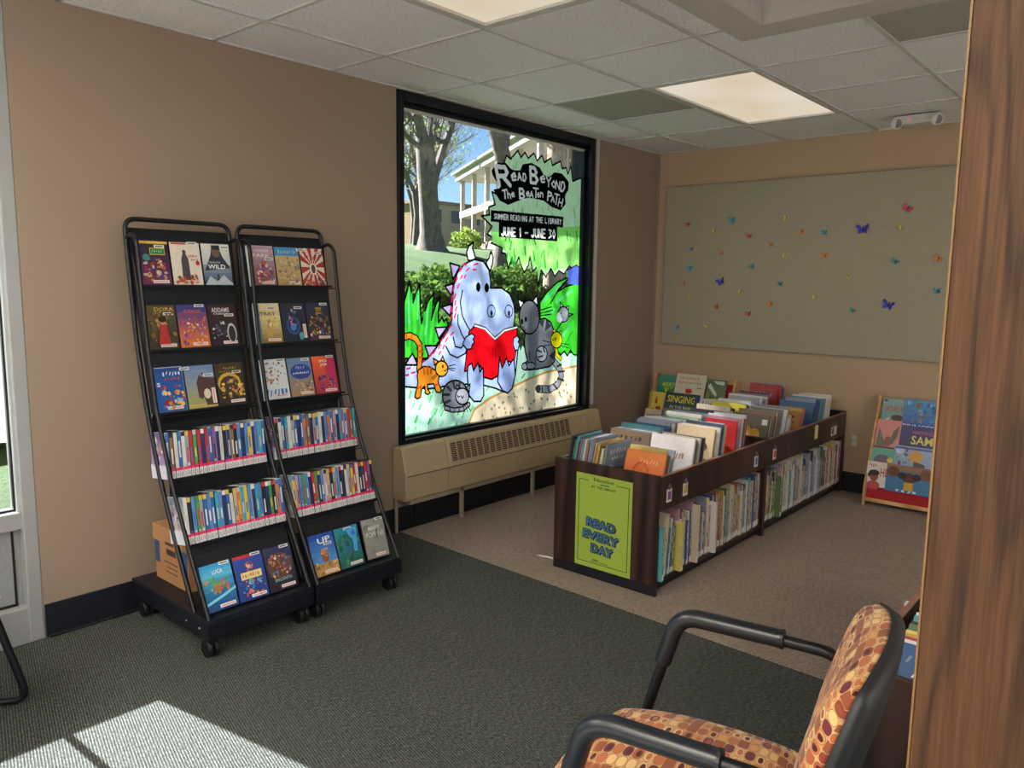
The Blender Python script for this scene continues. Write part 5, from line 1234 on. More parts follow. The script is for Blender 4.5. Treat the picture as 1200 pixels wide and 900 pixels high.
def gen_art(ci_, seed):
    k = (ci_, seed % 6)
    def f(p):
        R = random.Random(seed); c = BCOL[ci_][0]; d = BCOL[(ci_*5+seed) % 15][0]
        p.rect(0, 0, 1, 1, c).scrib(seed, .5, .84, .7, .1, d, 6).scrib(seed+1, .5, .70, .5, .06, 'f0ece4', 5).blobs(seed, 7, [d, 'e8e0d0', BCOL[(seed*3+2) % 15][0]], .1, .08, .9, .58, .08, .2)
    return f
def spine_art(e, t_, h_, w_, seed, lbl=True):
    k = (round(t_, 4), round(h_, 3), seed % 9)
    if k not in _gen:
        R = random.Random(seed % 9); p = Print(t_*.96, h_, 0); z = .3
        while z < .9:
            hh = R.uniform(.05, .2); p.rect(.3, z, .7, z+hh, R.choice(['e8e4dc', '2c2a30', 'd8c060', 'c8c8cc'])); z += hh+.05
        p.rect(0, .02, 1, .13, 'e8e6e2')
        _gen[k] = p.mesh('spine_label')
    o = link('spine_label', _gen[k], e, (-w_/2-.0004, t_/2, 0)); o.rotation_euler = (0, 0, -PI/2)

def browser(x0, x1, y0, y1, h, label, ends=(1, 1), kick=True, magnets=(), zt=.392):
    t = thing('book_browser', label, 'shelf', ((x0+x1)/2, (y0+y1)/2, 0))
    L = (x1-x0)/2; D = (y1-y0)/2; th = .018
    for s in (-1, 1):
        if s < 0 and not ends[0]: continue
        xa = -L if s < 0 else L-th
        part('end_panel', MB().box(xa, xa+th, -D, D, .0, h), M['walnut'], t, bevel=.0015)
    part('kick_strip', MB().box(-L-.001, -L+.0, -D+.004, D-.004, 0, .05), M['base'], t)
    for s in (-1, 1):
        ya = -D if s < 0 else D-.015
        part('trough_panel', MB().box(-L+th, L-th, ya, ya+.015, zt+.003, h-.011), M['walnut'], t, bevel=.0015)
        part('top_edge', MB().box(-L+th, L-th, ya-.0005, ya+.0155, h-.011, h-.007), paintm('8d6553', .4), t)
    part('trough_floor', MB().box(-L+th, L-th, -D+.015, D-.015, zt, zt+.012), M['walnut'], t)
    part('divider', MB().box(-L+th, L-th, -.008, .008, zt+.012, h-.03), M['walnut'], t)
    part('back_panel', MB().box(-L+th, L-th, -.008, .008, .07, zt), M['walnut'], t)
    part('shelf', MB().box(-L+th, L-th, -D+.005, D-.005, .052, .068), M['walnut'], t)
    part('kick_board', MB().box(-L+th, L-th, -D+.04, D-.04, 0, .052), M['base'], t)
    for mx, mc in magnets:
        xx = mx-(x0+x1)/2
        part('label_holder', MB().box(xx-.022, xx+.022, -D-.002, -D, .425, .485, 0).box(xx-.014, xx+.014, -D-.003, -D-.002, .437, .475, 1).cyl((xx, -D-.002, .495), .014, .003, 'y', 14, 2), [paintm('d8d4d0'), paintm(mc), paintm('6a5f5c')], t)
    return t
BX0, BXM, BX1, BYF, BYB, BH = -2.535, -1.355, -.035, -1.565, -.985, .560
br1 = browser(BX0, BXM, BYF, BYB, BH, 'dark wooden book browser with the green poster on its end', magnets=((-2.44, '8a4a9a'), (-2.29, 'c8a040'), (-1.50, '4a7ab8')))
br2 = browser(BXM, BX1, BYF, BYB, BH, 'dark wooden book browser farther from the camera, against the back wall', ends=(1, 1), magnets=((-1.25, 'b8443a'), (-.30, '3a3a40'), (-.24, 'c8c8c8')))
part('sticky_note', MB().box(-.62+.69, -.57+.69, -.2925, -.2905, .45, .535), paintm('d8d28a'), br2, label='pale yellow sticky note')
# poster
po = thing('poster', 'lime green poster reading READ EVERY DAY, taped to the book browser end', 'poster', (BX0-.0015, -1.275, .052)); po.rotation_euler = (0, 0, -PI/2)
p = Print(.315, .455, 0); p.rect(0, 0, 1, 1, '9fb845')
for a_ in [(.05, .05, .95, .057), (.05, .93, .22, .937), (.72, .93, .95, .937), (.05, .05, .062, .93), (.938, .05, .95, .93)]: p.rect(*a_, '26402c')
p.text('Education', .5, .955, .36, .038, '20522e').rect(.44, .905, .60, .915, '20522e').text('AT THE LIBRARY', .5, .875, .44, .025, '1c2c28')
for dx, dy, c_ in [(.022, -.012, '102c40'), (-.012, .007, '102c40'), (.012, .007, '102c40'), (-.012, -.007, '102c40'), (.0, .0, '44709c')]:
    s_ = 1.0 if c_ == '2f5f9a' else 1.03
    p.text('READ', .47+dx, .485+dy, .50*s_, .088*s_, c_, -.06); p.text('EVERY', .47+dx, .350+dy, .62*s_, .088*s_, c_, -.06); p.text('DAY', .50+dx, .215+dy, .38*s_, .088*s_, c_, -.06)
p.rect(.30, .075, .62, .082, '4c6a2c').rect(.34, .09, .44, .1, '26402c')
p.part('print', po, 'paper'); part('paper_sheet', MB().box(-.1575, .1575, .0002, .001, 0, .455), paintm('9fb845'), po)

# trough books. row y centre, x start, count, width, height, lean, list of cover colours, art on the front one
def T(s): return lambda p: s(p)
ART = {
 'orange': lambda p: p.grad('d8642c', 'e88440').ell(.42, .5, .22, .3, 'c8501c').ell(.44, .52, .17, .24, 'e07030').scrib(61, .62, .8, .5, .09, 'f0b070', 6),
 'white': lambda p: p.rect(0, 0, 1, 1, 'ece4e4').scrib(62, .5, .64, .66, .13, 'b07a72', 9, .15).poly([(.5, 0), (.52, .12), (.62, .2), (.74, .14), (.78, 0)], '5a4a52'),
 'tan': lambda p: p.rect(0, 0, 1, 1, 'd8bc98').scrib(63, .42, .60, .44, .10, 'b85a40', 5).ell(.72, .66, .13, .09, '6a4a3a').ell(.72, .62, .08, .07, 'd8bc98').scrib(64, .5, .30, .62, .1, '8a7060', 8),
 'red': lambda p: p.grad('c83a24', 'c02c30').poly([(.3, 0), (.32, .4), (.42, .5), (.5, .35), (.62, 0)], '3a2424').poly([(.36, 0), (.4, .3), (.46, .32), (.52, 0)], 'e8d8d0').ell(.7, .3, .14, .2, 'e06028'),
 'brownfig': lambda p: p.rect(0, 0, 1, 1, 'c89a58').blobs(65, 12, ['8a5a30', '6a4428', 'e0b878'], .08, .3, .95, .95, .05, .1),
 'heart': lambda p: p.rect(0, 0, 1, 1, '6a6258').ell(.36, .55, .2, .22, 'e8b84a').ell(.62, .52, .18, .2, 'e0a850').rect(.8, .8, .95, .92, 'd8e0e0'),
 'yellowwhite': lambda p: p.rect(0, 0, 1, 1, 'ece6da').rect(0, 0, .25, 1, 'e8b82c').blobs(66, 9, ['4a3a34', 'b8a890', 'c8c8c8'], .3, .1, .95, .9, .05, .1),
 'brownyellow': lambda p: p.rect(0, 0, 1, 1, 'a8764a').blobs(67, 10, ['5a3424', 'd8a860', '8a5030'], .08, .1, .92, .92).rect(.45, .15, .9, .5, 'e0bc4a'),
 'redtitle': lambda p: p.rect(0, 0, 1, 1, 'e8dcd8').scrib(68, .5, .82, .8, .11, 'c05048', 7).scrib(69, .55, .66, .5, .09, 'c05048', 4).poly([(.3, .1), (.34, .5), (.46, .5), (.5, .1)], '5a4c44').rect(.55, .3, .92, .55, 'b84a40'),
 'greyfig': lambda p: p.grad('8a8484', '787270').blobs(70, 8, ['c8bca8', '5a5250'], .1, .3, .9, .9),
 'yellow': lambda p: p.rect(0, 0, 1, 1, 'd8c83c').scrib(71, .5, .8, .7, .1, '6a7a3a', 6),
 'lilac': lambda p: p.grad('9a94a8', 'a8a4b4').blobs(72, 8, ['7a7890', 'c8c4d0'], .05, .2, .95, .9),
}
GROUPS = [  # unit, row, x, n, w, h, lean, colours, art, name
 (0, 'front', -2.470, 5, .22, .235, .30, [1, 6, 12, 3, 0], 'orange'), (0, 'front', -2.215, 8, .235, .270, .22, [8, 14, 8, 11, 0, 3, 10, 14], 'white'),
 (0, 'front', -1.975, 9, .22, .285, .18, [3, 6, 8, 6, 12, 5, 0, 8, 3], 'tan'), (0, 'front', -1.690, 9, .21, .285, .14, [2, 3, 11, 8, 7, 5, 12, 8, 2], 'red'),
 (0, 'rear', -2.385, 16, .22, .245, -9, [0, 3, 4, 6, 1, 3, 0, 14, 12, 8, 0, 7, 10, 9, 4, 10], None), (0, 'rear', -2.150, 9, .24, .250, .26, [12, 9, 14, 8, 5, 0, 9, 8, 14], None), (0, 'rear', -1.930, 12, .23, .255, .22, [5, 14, 8, 9, 14, 0, 5, 8, 10, 9, 14, 8], None),
 (0, 'rear', -1.640, 9, .23, .255, .18, [9, 10, 13, 0, 8, 5, 9, 10, 0], None),
 (1, 'front', -1.310, 8, .22, .27, .28, [10, 3, 12, 12, 0, 10, 8, 12], 'heart'), (1, 'front', -1.110, 4, .22, .285, .34, [0, 8, 3, 0], 'greyfig'), (1, 'front', -1.020, 3, .20, .235, .50, [8, 13, 3], 'yellowwhite'),
 (1, 'front', -.880, 4, .22, .255, .45, [12, 6, 1, 3], 'brownyellow'), (1, 'front', -.62, 13, .22, .27, .25, [5, 10, 0, 5, 7, 5, 10, 14, 0, 9, 5, 8, 0], None), (1, 'front', -.360, 7, .21, .27, .18, [8, 2, 8, 3, 0, 12, 8], 'redtitle'),
 (1, 'rear', -1.300, 10, .23, .260, .20, [10, 5, 14, 11, 11, 3, 12, 8, 10, 5], None), (1, 'rear', -1.000, 7, .23, .270, .22, [13, 9, 5, 13, 4, 8, 0], 'yellow'), (1, 'rear', -.780, 9, .23, .285, .22, [14, 8, 0, 14, 12, 8, 3, 7, 10], 'lilac'), (1, 'rear', -.500, 9, .22, .33, .20, [2, 1, 2, 7, 5, 0, 14, 5, 8], None),
]
R = random.Random(5); seq = {}
for gi, (un, row, xs_, n, w0, h0, lean, cl, art) in enumerate(GROUPS):
    yc = -1.418 if row == 'front' else -1.134
    for i in range(n):
        k = (un, row); q = seq.get(k, 0); seq[k] = q+1
        hh = h0+R.choice([-.02, -.01, 0, .01, .018])*(0 if i == 0 else 1); ww = w0+R.choice([-.015, 0, .012]); tt = R.choice([.008, .010, .012]); ci_ = cl[i % len(cl)]
        where = {(0, 'front'): 'aisle-side bin of the poster browser', (0, 'rear'): 'window-side bin of the poster browser', (1, 'front'): 'aisle-side bin of the far browser', (1, 'rear'): 'window-side bin of the far browser'}[k]
        a_ = ART[art] if (art and i == 0) else gen_art(ci_, gi*17+i)
        e = book(ww*.96, hh, tt, ci_, f'{BCOL[ci_][1]} picture book, {ordn(q)} from the near end, {where}', f'picture books in the {where}', a_)
        if lean == -9:
            e.location = (xs_+R.uniform(-.004, .004), -1.218+i*.0132, .406); e.rotation_euler = (.17, 0, 0); continue
        e.location = (xs_+i*.0165, yc+R.uniform(-.006, .006), .406)
        e.rotation_euler = (Matrix.Rotation(-PI/2, 3, 'Z') @ Matrix.Rotation(-lean, 3, 'X')).to_euler()
# lower shelves, spines toward the aisle
for un, (xa, xb) in enumerate(((BX0+.024, BXM-.03), (BXM+.024, BX1-.026))):
    x = xa; i = 0; R = random.Random(31+un); lean = .10 if un == 0 else .0
    seqh = []
    while x < xb-.012 and i < 90:
        tt = R.choice([.009, .011, .012, .014, .017]); hh = R.choice([.22, .24, .26, .27, .285, .29, .30]); ww = R.choice([.20, .215, .23]); ci_ = R.choice([0, 1, 2, 3, 3, 4, 5, 6, 7, 8, 8, 8, 9, 10, 11, 12, 13, 14, 14])
        if un == 0 and i == 0: ci_ = 9; hh = .25; tt = .016
        if un == 0 and i == 9: ci_ = 13; hh = .235; tt = .018
        if un == 1 and i == 10: ci_ = 4; tt = .024; hh = .24
        out = -.03 if (un, i) in ((0, 0), (0, 9), (0, 20), (1, 10), (0, 33)) else R.uniform(-.004, .006)
        if un == 0 and i == 2: x += .022
        e = book(ww, hh, tt, ci_, f'{BCOL[ci_][1]} picture book, {ordn(i)} from the left on the lower shelf of the {"poster" if un == 0 else "far"} browser', f'spine-out books on the lower shelf of the {"poster" if un == 0 else "far"} browser', gen_art(ci_, i) if i == 0 else None)
        ln = .09 if (2 <= i < 9) else .004
        # local -x (spine) -> world -y ; local y (thickness) -> world -x
        e.location = (x+tt, BYF+.012+ww/2+out, .069); e.rotation_euler = (Matrix.Rotation(ln, 3, 'Y') @ Matrix.Rotation(PI/2, 3, 'Z')).to_euler()
        spine_art(e, tt, hh, ww, i*3+un)
        x += tt+.0018; i += 1
        if i == 9: x += .022

# ------------------------------------------------------------ wooden display racks with slings
def display_rack(yc, hw, label, tiers=((.10, 0), (.225, 1), (.345, 2), (.475, 3))):
    t = thing('book_display', label, 'rack', (0, yc, 0))
    pr = [(-.315, 0), (-.285, 0), (-.262, .03), (-.02, .03), (-.02, .69), (-.035, .70), (-.10, .70), (-.305, .12)]
    for s in (-1, 1): part('side_panel', MB().prism([(a_, b_) for a_, b_ in pr], s*hw-.008, s*hw+.008, 'y'), M['birch'], t, bevel=.003)
    part('bottom_rail', MB().box(-.30, -.27, -hw+.008, hw-.008, .03, .055), M['birch'], t, bevel=.004)
    part('top_rail', MB().box(-.05, -.035, -hw+.008, hw-.008, .60, .68), M['birch'], t)
    for (z0, z1, x0) in ((.055, .175, -.294), (.20, .285, -.256), (.315, .410, -.203), (.445, .547, -.137)):
        x1 = x0+(z1-z0)*.28
        part('canvas_sling', MB().prism([(x0, z0), (x0+.003, z0), (x1+.003, z1), (x1, z1)], -hw+.01, hw-.01, 'y').prism([(x0, z0), (x0+.05, z0+.001), (x0+.05, z0+.004), (x0, z0+.003)], -hw+.01, hw-.01, 'y'), M['redfab'], t)
    part('canvas_back', MB().prism([(-.20, .05), (-.196, .05), (-.052, .66), (-.056, .66)], -hw+.01, hw-.01, 'y'), M['redfab'], t)
    return t
display_rack(-.445, .335, 'small birch book display in the corner beside the painted window')
display_rack(-2.145, .355, 'small birch book display with red canvas against the back wall')
def rbook(y0, y1, z0, z1, x, art, ci_, label, lean=.30, full=.03):
    w_ = abs(y1-y0); h_ = (z1-z0)/math.cos(lean)+full
    e = book(w_, h_, .009, ci_, label, None, None); p = Print(w_*.985, h_*.985, -.0006)
    art(p); p.part('cover_art', e, loc=(0, 0, h_*.0075))
    e.location = (x, (y0+y1)/2, z0-full*math.cos(lean)); e.rotation_euler = (Matrix.Rotation(-PI/2, 3, 'Z') @ Matrix.Rotation(-lean, 3, 'X')).to_euler()
LB = 'left display rack in the corner'
rbook(-.125, -.30, .56, .69, -0.117, lambda p: p.grad('2f7a6a', '4a9a8a').blobs(80, 16, ['8ab83a', 'c8d040', '5a8a3a'], .1, .05, .95, .6).text('VERY', .6, .55, .6, .2, 'c8d850'), 4, 'teal and green book titled VERY, top left of the corner display')
rbook(-.287, -.541, .565, .715, -0.129, lambda p: p.rect(0, 0, 1, 1, 'e0d6c0').scrib(81, .45, .82, .7, .09, 'c87a8a', 8).scrib(82, .5, .62, .8, .09, 'a87a90', 9).ell(.44, .28, .07, .1, 'c8302c').ell(.53, .28, .07, .1, 'c8302c').rect(.76, .42, .9, .45, '4a4a40'), 3, 'cream book with pink script and a red heart, top middle of the corner display')
rbook(-.545, -.70, .54, .69, -0.119, lambda p: p.grad('8a9a4a', '5a6a68').poly([(.05, .7), (.5, .3), (.6, .38), (.15, .85)], 'e8e8e0').poly([(.3, .95), (.9, .95), (.9, .8), (.5, .82)], 'd8dcd8').blobs(83, 8, ['d0b840', '4a5a44'], .05, .05, .95, .35), 0, 'grey green book with a white bird wing, top right of the corner display')
rbook(-.095, -.228, .43, .56, -0.193, lambda p: p.rect(0, 0, 1, 1, 'e0cc58').rect(0, 0, 1, .12, '9a2430').poly([(.4, .45), (.44, .75), (.5, .8), (.5, .6), (.6, .7), (.56, .45)], 'c04028').blobs(84, 4, ['b8402c'], .1, .12, .9, .3, .12, .18), 13, 'yellow book with a red plant, middle row left of the corner display')
rbook(-.237, -.525, .44, .57, -0.1945, lambda p: p.grad('3c5a6a', '2c4456').text('SINGING', .48, .70, .84, .34, 'e8d830').text('IN THE RAIN', .5, .32, .66, .14, 'd8d0a0').rect(.88, .1, 1, .9, '2c3c78'), 5, 'dark blue book titled SINGING in yellow, middle of the corner display')
rbook(-.527, -.69, .42, .55, -0.193, lambda p: p.rect(0, 0, 1, 1, 'dcdcd8').text('ANDY', .46, .66, .82, .30, '2a2a2c', -.15).blobs(85, 7, ['d87838', 'e89848', 'b85030'], .05, .0, .7, .35, .12, .2), 8, 'white book titled ANDY above orange shapes, middle right of the corner display')
rbook(-.09, -.235, .325, .43, -0.246, lambda p: p.rect(0, 0, 1, 1, 'd8c8ae').text('MORE', .5, .55, .74, .34, '8a8a78').rect(0, 0, 1, .06, '8a2430'), 3, 'cream book titled MORE, lower left of the corner display')
rbook(-.25, -.48, .33, .45, -0.247, lambda p: p.grad('5a6a70', '8a9698').blobs(86, 14, ['6a7a6a', '9aa8a8', 'd8d8d4', '44484c'], .05, .05, .95, .95), 0, 'grey green book behind the browser tops, lower middle of the corner display')
rbook(-1.805, -1.945, .545, .68, -0.117, lambda p: p.grad('6a9a8a', '8ab0b0').text('SATURDAY', .55, .62, .9, .22, 'b8443c').ell(.7, .28, .26, .12, '4a2c2c').poly([(.0, .1), (.4, .3), (.3, .0), (0, 0)], 'c8d8d0').rect(.05, .88, .2, .96, '5a4ab8'), 9, 'grey green book titled SATURDAY, top left of the red canvas display')
rbook(-1.935, -2.16, .525, .69, -0.131, lambda p: p.grad('2a58b0', '5a98c8').blobs(87, 16, ['2a70b8', '88b8d8', '1c4a98', '8a7a5a', '3a90c8'], .05, .25, .95, .95).rect(0, 0, 1, .22, '1c44b0').text('PRINCESS', .5, .12, .92, .14, 'd8e4f4'), 5, 'blue book titled PRINCESS, top right of the red canvas display')
rbook(-1.80, -1.945, .41, .55, -0.193, lambda p: p.rect(0, 0, 1, 1, 'd88a88').poly([(.05, 0), (.1, .7), (.3, .35), (.45, .1), (.45, 0)], '6a6a5a').poly([(.6, .2), (.72, .6), (.94, .82), (.9, .4), (.72, .1)], '6a5a54').ell(.54, .2, .16, .2, '8a5048'), 11, 'pink book with big grey ears, second row of the red canvas display')
rbook(-1.945, -2.17, .41, .53, -0.193, lambda p: p.grad('2a2c5c', '3a3c74').text('HAPPINESS', .62, .74, .62, .16, 'b05a90').text('SAM', .58, .42, .56, .36, 'e8d870'), 10, 'navy book titled SAM in yellow letters, second row of the red canvas display')
rbook(-1.785, -1.935, .285, .375, -0.246, lambda p: p.rect(0, 0, 1, 1, '5aa890').ell(.55, .3, .36, .36, '5a4a70').ell(.85, .4, .12, .14, 'd8c04a'), 9, 'sea green book with a purple hill shape, third row of the red canvas display')
rbook(-1.925, -2.17, .275, .405, -0.247, lambda p: p.grad('8aa0c8', 'a0b0d0').blobs(88, 10, ['c8d0e4', '7a4a50', '5a70a8'], .02, .1, .6, .9).ell(.55, .62, .16, .24, 'd89838').poly([(.5, .0), (.52, .45), (.78, .35), (.8, 0)], '4a2c24').rect(.02, .88, .98, .96, '4a5a98'), 14, 'pale blue book with an orange round head, third row of the red canvas display')
rbook(-1.79, -1.925, .16, .29, -0.284, lambda p: p.rect(0, 0, 1, 1, 'e4dcd4').text('HE', .78, .60, .36, .34, 'c03a34').scrib(89, .25, .86, .4, .14, 'c86a5a', 4).ell(.34, .42, .2, .22, '8a4a34').ell(.34, .56, .24, .12, '241816').ell(.12, .46, .06, .1, '241816').ell(.34, .05, .3, .18, 'b84a4c'), 8, 'white book with red letters HE and a girl, bottom row of the red canvas display', lean=.14)
rbook(-1.905, -2.17, .15, .29, -0.2855, lambda p: p.rect(0, 0, 1, 1, '3a78a8').rect(0, .8, 1, 1, '9a6a50').ell(.16, .74, .14, .2, '6a3a2c').ell(.88, .74, .14, .2, '7a4634').ell(.52, .56, .16, .2, '5a3024').ell(.36, .62, .1, .13, '1c1818').ell(.68, .62, .1, .13, '1c1818').rect(.42, .1, .62, .4, 'd8a83a').scrib(90, .5, .06, .5, .1, 'e8e8e8', 4), 5, 'blue book with a family of three faces, bottom row of the red canvas display', lean=.14)

# ------------------------------------------------------------ upholstered arm chairs
def pad(name, parent, nx, ny, fn, mat, th=None):
    """closed cushion: fn(u,v)->(top point, bottom point, uv)"""
    V = []; F = []; UV = []; n1 = (nx+1)*(ny+1)
    for side in (0, 1):
        for j in range(ny+1):
            for i in range(nx+1):
                r = fn(i/nx*2-1, j/ny*2-1); V.append(r[side]); UV.append(r[2])
    idx = lambda s, i, j: s*n1+j*(nx+1)+i
    for j in range(ny):
        for i in range(nx):
            F.append((idx(0, i, j), idx(0, i+1, j), idx(0, i+1, j+1), idx(0, i, j+1))); F.append((idx(1, i, j+1), idx(1, i+1, j+1), idx(1, i+1, j), idx(1, i, j)))
    for i in range(nx): F.append((idx(0, i+1, 0), idx(0, i, 0), idx(1, i, 0), idx(1, i+1, 0))); F.append((idx(0, i, ny), idx(0, i+1, ny), idx(1, i+1, ny), idx(1, i, ny)))
    for j in range(ny): F.append((idx(0, 0, j), idx(0, 0, j+1), idx(1, 0, j+1), idx(1, 0, j))); F.append((idx(0, nx, j+1), idx(0, nx, j), idx(1, nx, j), idx(1, nx, j+1)))
    me = bpy.data.meshes.new(name); me.from_pydata(V, [], F); me.materials.append(mat); ul = me.uv_layers.new(name='UVMap')
    for lp in me.loops: ul.data[lp.index].uv = UV[lp.vertex_index]
    me.polygons.foreach_set('use_smooth', [True]*len(F)); me.update()
    return link(name, me, parent)
def sq2disc(u, v, k=.5):
    # squash the corners of a square so the outline is rounded
    return u*math.sqrt(1-k*v*v/2), v*math.sqrt(1-k*u*u/2)
def chair(label, loc, rz):
    t = thing('arm_chair', label, 'chair', loc, rz, 'patterned arm chairs')
    def seat(u, v):
        a_, b_ = sq2disc(u, v); x = a_*.262*(1-.04*v); y = b_*.245+.005; e = max(abs(u), abs(v), 1e-6); edge = (1-e**4)**.5; off = .05*(1-edge)
        z = .408+.058*edge+.024*(1-u*u)*(1-v*v*.4)-(.02*max(0, v)**3)
        return (x, y, z), (x*.96, y*.96, .398-.014*(1-e**4)), (x+off*u/e+3, y+off*v/e)
    pad('seat', t, 34, 34, seat, M['fabric'])
    def bpos(u, v):
        a_, b_ = sq2disc(u, v, .62); s = (v+1)/2; return a_*.232, .650+b_*.188, -.232-.085*s**1.2-.03*(1-u*u)
    def back(u, v):
        x, z0, yb = bpos(u, v); e = max(abs(u), abs(v), 1e-6); edge = (1-e**3.2)**.5; off = .05*(1-edge)
        return (x, yb+.046*edge+.012*(1-u*u)*(1-v*v)+.004, z0), (x, yb-.002, z0), (x+off*u/e+7.3, z0+off*v/e)
    pad('backrest', t, 34, 34, back, M['fabric'])
    def shell(u, v):
        x, z0, yb = bpos(u, v); e = max(abs(u), abs(v)); zc = .650
        return (x*1.02, yb-.0025, zc+(z0-zc)*1.02), (x*.97, yb-.024-.012*(1-e**4), zc+(z0-zc)*.97), (0, 0)
    pad('back_shell', t, 24, 24, shell, M['shell'])
    for s in (-1, 1):
        X = s*.245
        fr_ = arc_pts([(X, -.285, .50), (X, -.26, .665), (X, .085, .672), (X, .265, .016), (X, -.25, .016), (X, -.22, .39)], .05)
        part('leg_frame', MB().tube(fr_, .0125, 12), M['black'], t, smooth=True)
        part('arm_pad', MB().tube(arc_pts([(X, -.135, .6705), (X, .085, .673), (X, .118, .555)], .05, 8), .0195, 16), M['blackplastic'], t, smooth=True)
        part('arm_collar', MB().cyl((X, -.138, .6705), .0205, .006, 'y', 16), M['rubber'], t)
    part('cross_bar', MB().tube([(-.245, .15, .385), (.245, .15, .385)], .011, 10).tube([(-.245, -.22, .385), (.245, -.22, .385)], .011, 10), M['black'], t, smooth=True)
    part('back_bracket', MB().box(-.10, .10, -.245, -.225, .38, .50), M['black'], t, bevel=.004)
    return t
chair('brown oval-patterned arm chair in the right foreground, seen from behind one arm', (-4.23, -2.60, 0), math.radians(11))
chair('brown oval-patterned arm chair cut off by the left edge, beside the grey glazed frame', (-5.075, -.53, 0), math.radians(-125.6))

# ------------------------------------------------------------ low book bin behind the near chair
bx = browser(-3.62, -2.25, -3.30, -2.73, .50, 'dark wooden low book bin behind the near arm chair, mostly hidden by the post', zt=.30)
R = random.Random(77)
for i, ci_ in enumerate([5, 8, 1, 2, 6, 13, 4, 10, 9, 8, 5, 3, 12]):
    e = book(.21, .24+R.choice([0, .01, .02]), .011, ci_, f'{BCOL[ci_][1]} picture book, {ordn(i)} from the near end of the bin behind the chair', 'picture books in the bin behind the near chair', gen_art(ci_, 200+i))
    e.location = (-3.575+i*.022, -2.880, .314); e.rotation_euler = (Matrix.Rotation(-PI/2, 3, 'Z') @ Matrix.Rotation(-.72, 3, 'X')).to_euler()

# ------------------------------------------------------------ outside
def gz(y): return float(np.interp(y, [.2, 3, 5, 8, 12, 16, 35, 60, 90], [-.15, .3, .75, 1.55, 2.2, 2.5, 3.7, 4.9, 6]))
gm = MB(); ys = [.2, 1.5, 3, 4, 5, 6.5, 8, 10, 12, 14, 16, 22, 35, 60, 90]; xs2 = list(range(-30, 91, 6))
for y in ys:
    for x in xs2: gm.v.append((x, y, gz(y)+.05*math.sin(x*.7+y)))
nx_ = len(xs2)
for j in range(len(ys)-1):
    for i in range(nx_-1): gm.f.append((j*nx_+i, j*nx_+i+1, (j+1)*nx_+i+1, (j+1)*nx_+i)); gm.m.append(0); gm.c.append((0, 0, 0))
struct('lawn', gm, M['grass'], smooth=True)
pg = MB(); yy_ = [2.6, 3, 4, 5, 6.5, 8]
for j in range(5): pg.add([(-9, yy_[j], gz(yy_[j])+.07), (.3, yy_[j], gz(yy_[j])+.07), (.3, yy_[j+1], gz(yy_[j+1])+.07), (-9, yy_[j+1], gz(yy_[j+1])+.07)], [(0, 1, 2, 3)])
struct('paving', pg, M['concrete'], label='light concrete ramp outside')
struct('roof_eave', MB().box(-12, 2, .2, 1.91, 2.90, 3.05), M['extwhite'], label='white eave over the outside of the window wall')
def leaves(n, c, rad, size, seed, shell=.45):
    rg = np.random.default_rng(seed); d = rg.normal(size=(n, 3)); d /= np.linalg.norm(d, axis=1)[:, None]; rr = (shell+(1-shell)*rg.random(n)**.5)[:, None]
    lump = 1+.16*np.sin(d[:, :1]*7+seed)*np.cos(d[:, 1:2]*6)+.1*np.sin(d[:, 2:]*11+seed)
    p = np.array(c)+d*rr*np.array(rad)*lump
    a_ = rg.normal(size=(n, 3)); a_ /= np.linalg.norm(a_, axis=1)[:, None]; b_ = np.cross(a_, rg.normal(size=(n, 3))); b_ /= np.linalg.norm(b_, axis=1)[:, None]
    s_ = size*(.6+.8*rg.random(n))[:, None]; v = np.stack([p-a_*s_, p+b_*s_*.5, p+a_*s_, p-b_*s_*.5], 1).reshape(-1, 3); return v
def leaf_part(name, vs_, mat, parent):
    n = len(vs_)//4; me = bpy.data.meshes.new(name); me.vertices.add(len(vs_)); me.vertices.foreach_set('co', vs_.astype(np.float32).ravel()); me.loops.add(n*4); me.loops.foreach_set('vertex_index', np.arange(n*4, dtype=np.int32)); me.polygons.add(n); me.polygons.foreach_set('loop_start', np.arange(0, n*4, 4, dtype=np.int32)); me.materials.append(mat); me.update(calc_edges=True); me.validate()
    o = link(name, me, parent); o['kind'] = 'stuff'; return o
SH = [(1.6, 5.2, .95), (3.0, 5.4, 1.0), (4.3, 5.6, 1.0), (5.5, 5.7, 1.05), (6.6, 5.8, .95), (7.8, 6.0, 1.0)]
for i, (x, y, s_) in enumerate(SH):
    g0 = gz(y); t = thing('shrub', f'dark green shrub outside behind the mural, {ordn(i)} from the left', 'shrub', (x, y, g0), 0, 'shrubs on the slope outside the painted window')
    part('stem', MB().tube([(0, 0, -.2), (.02, 0, .35)], [.05, .03], 7).tube([(0, 0, 0), (.3, .1, .4)], [.03, .015], 6).tube([(0, 0, 0), (-.3, -.1, .4)], [.03, .015], 6), M['bark'], t)
    leaf_part('foliage', leaves(9000, (0, 0, .22), (.95*s_, .9, .52*s_), .045, i+3), M['leaf'], t)
t = thing('shrub', 'dark green shrub lower on the slope, right below the other shrubs', 'shrub', (4.2, 3.6, gz(3.6)), 0, 'shrubs on the slope outside the painted window')
part('stem', MB().tube([(0, 0, -.2), (.02, 0, .25)], [.05, .03], 7), M['bark'], t); leaf_part('foliage', leaves(9000, (0, 0, .22), (2.2, .6, .42), .04, 21), M['leaf'], t)
t = thing('shrub', 'dark green shrub lower on the slope, left below the other shrubs', 'shrub', (1.0, 3.4, gz(3.4)), 0, 'shrubs on the slope outside the painted window')
part('stem', MB().tube([(0, 0, -.2), (.02, 0, .25)], [.05, .03], 7), M['bark'], t); leaf_part('foliage', leaves(9000, (0, 0, .22), (1.9, .6, .42), .04, 22), M['leaf'], t)
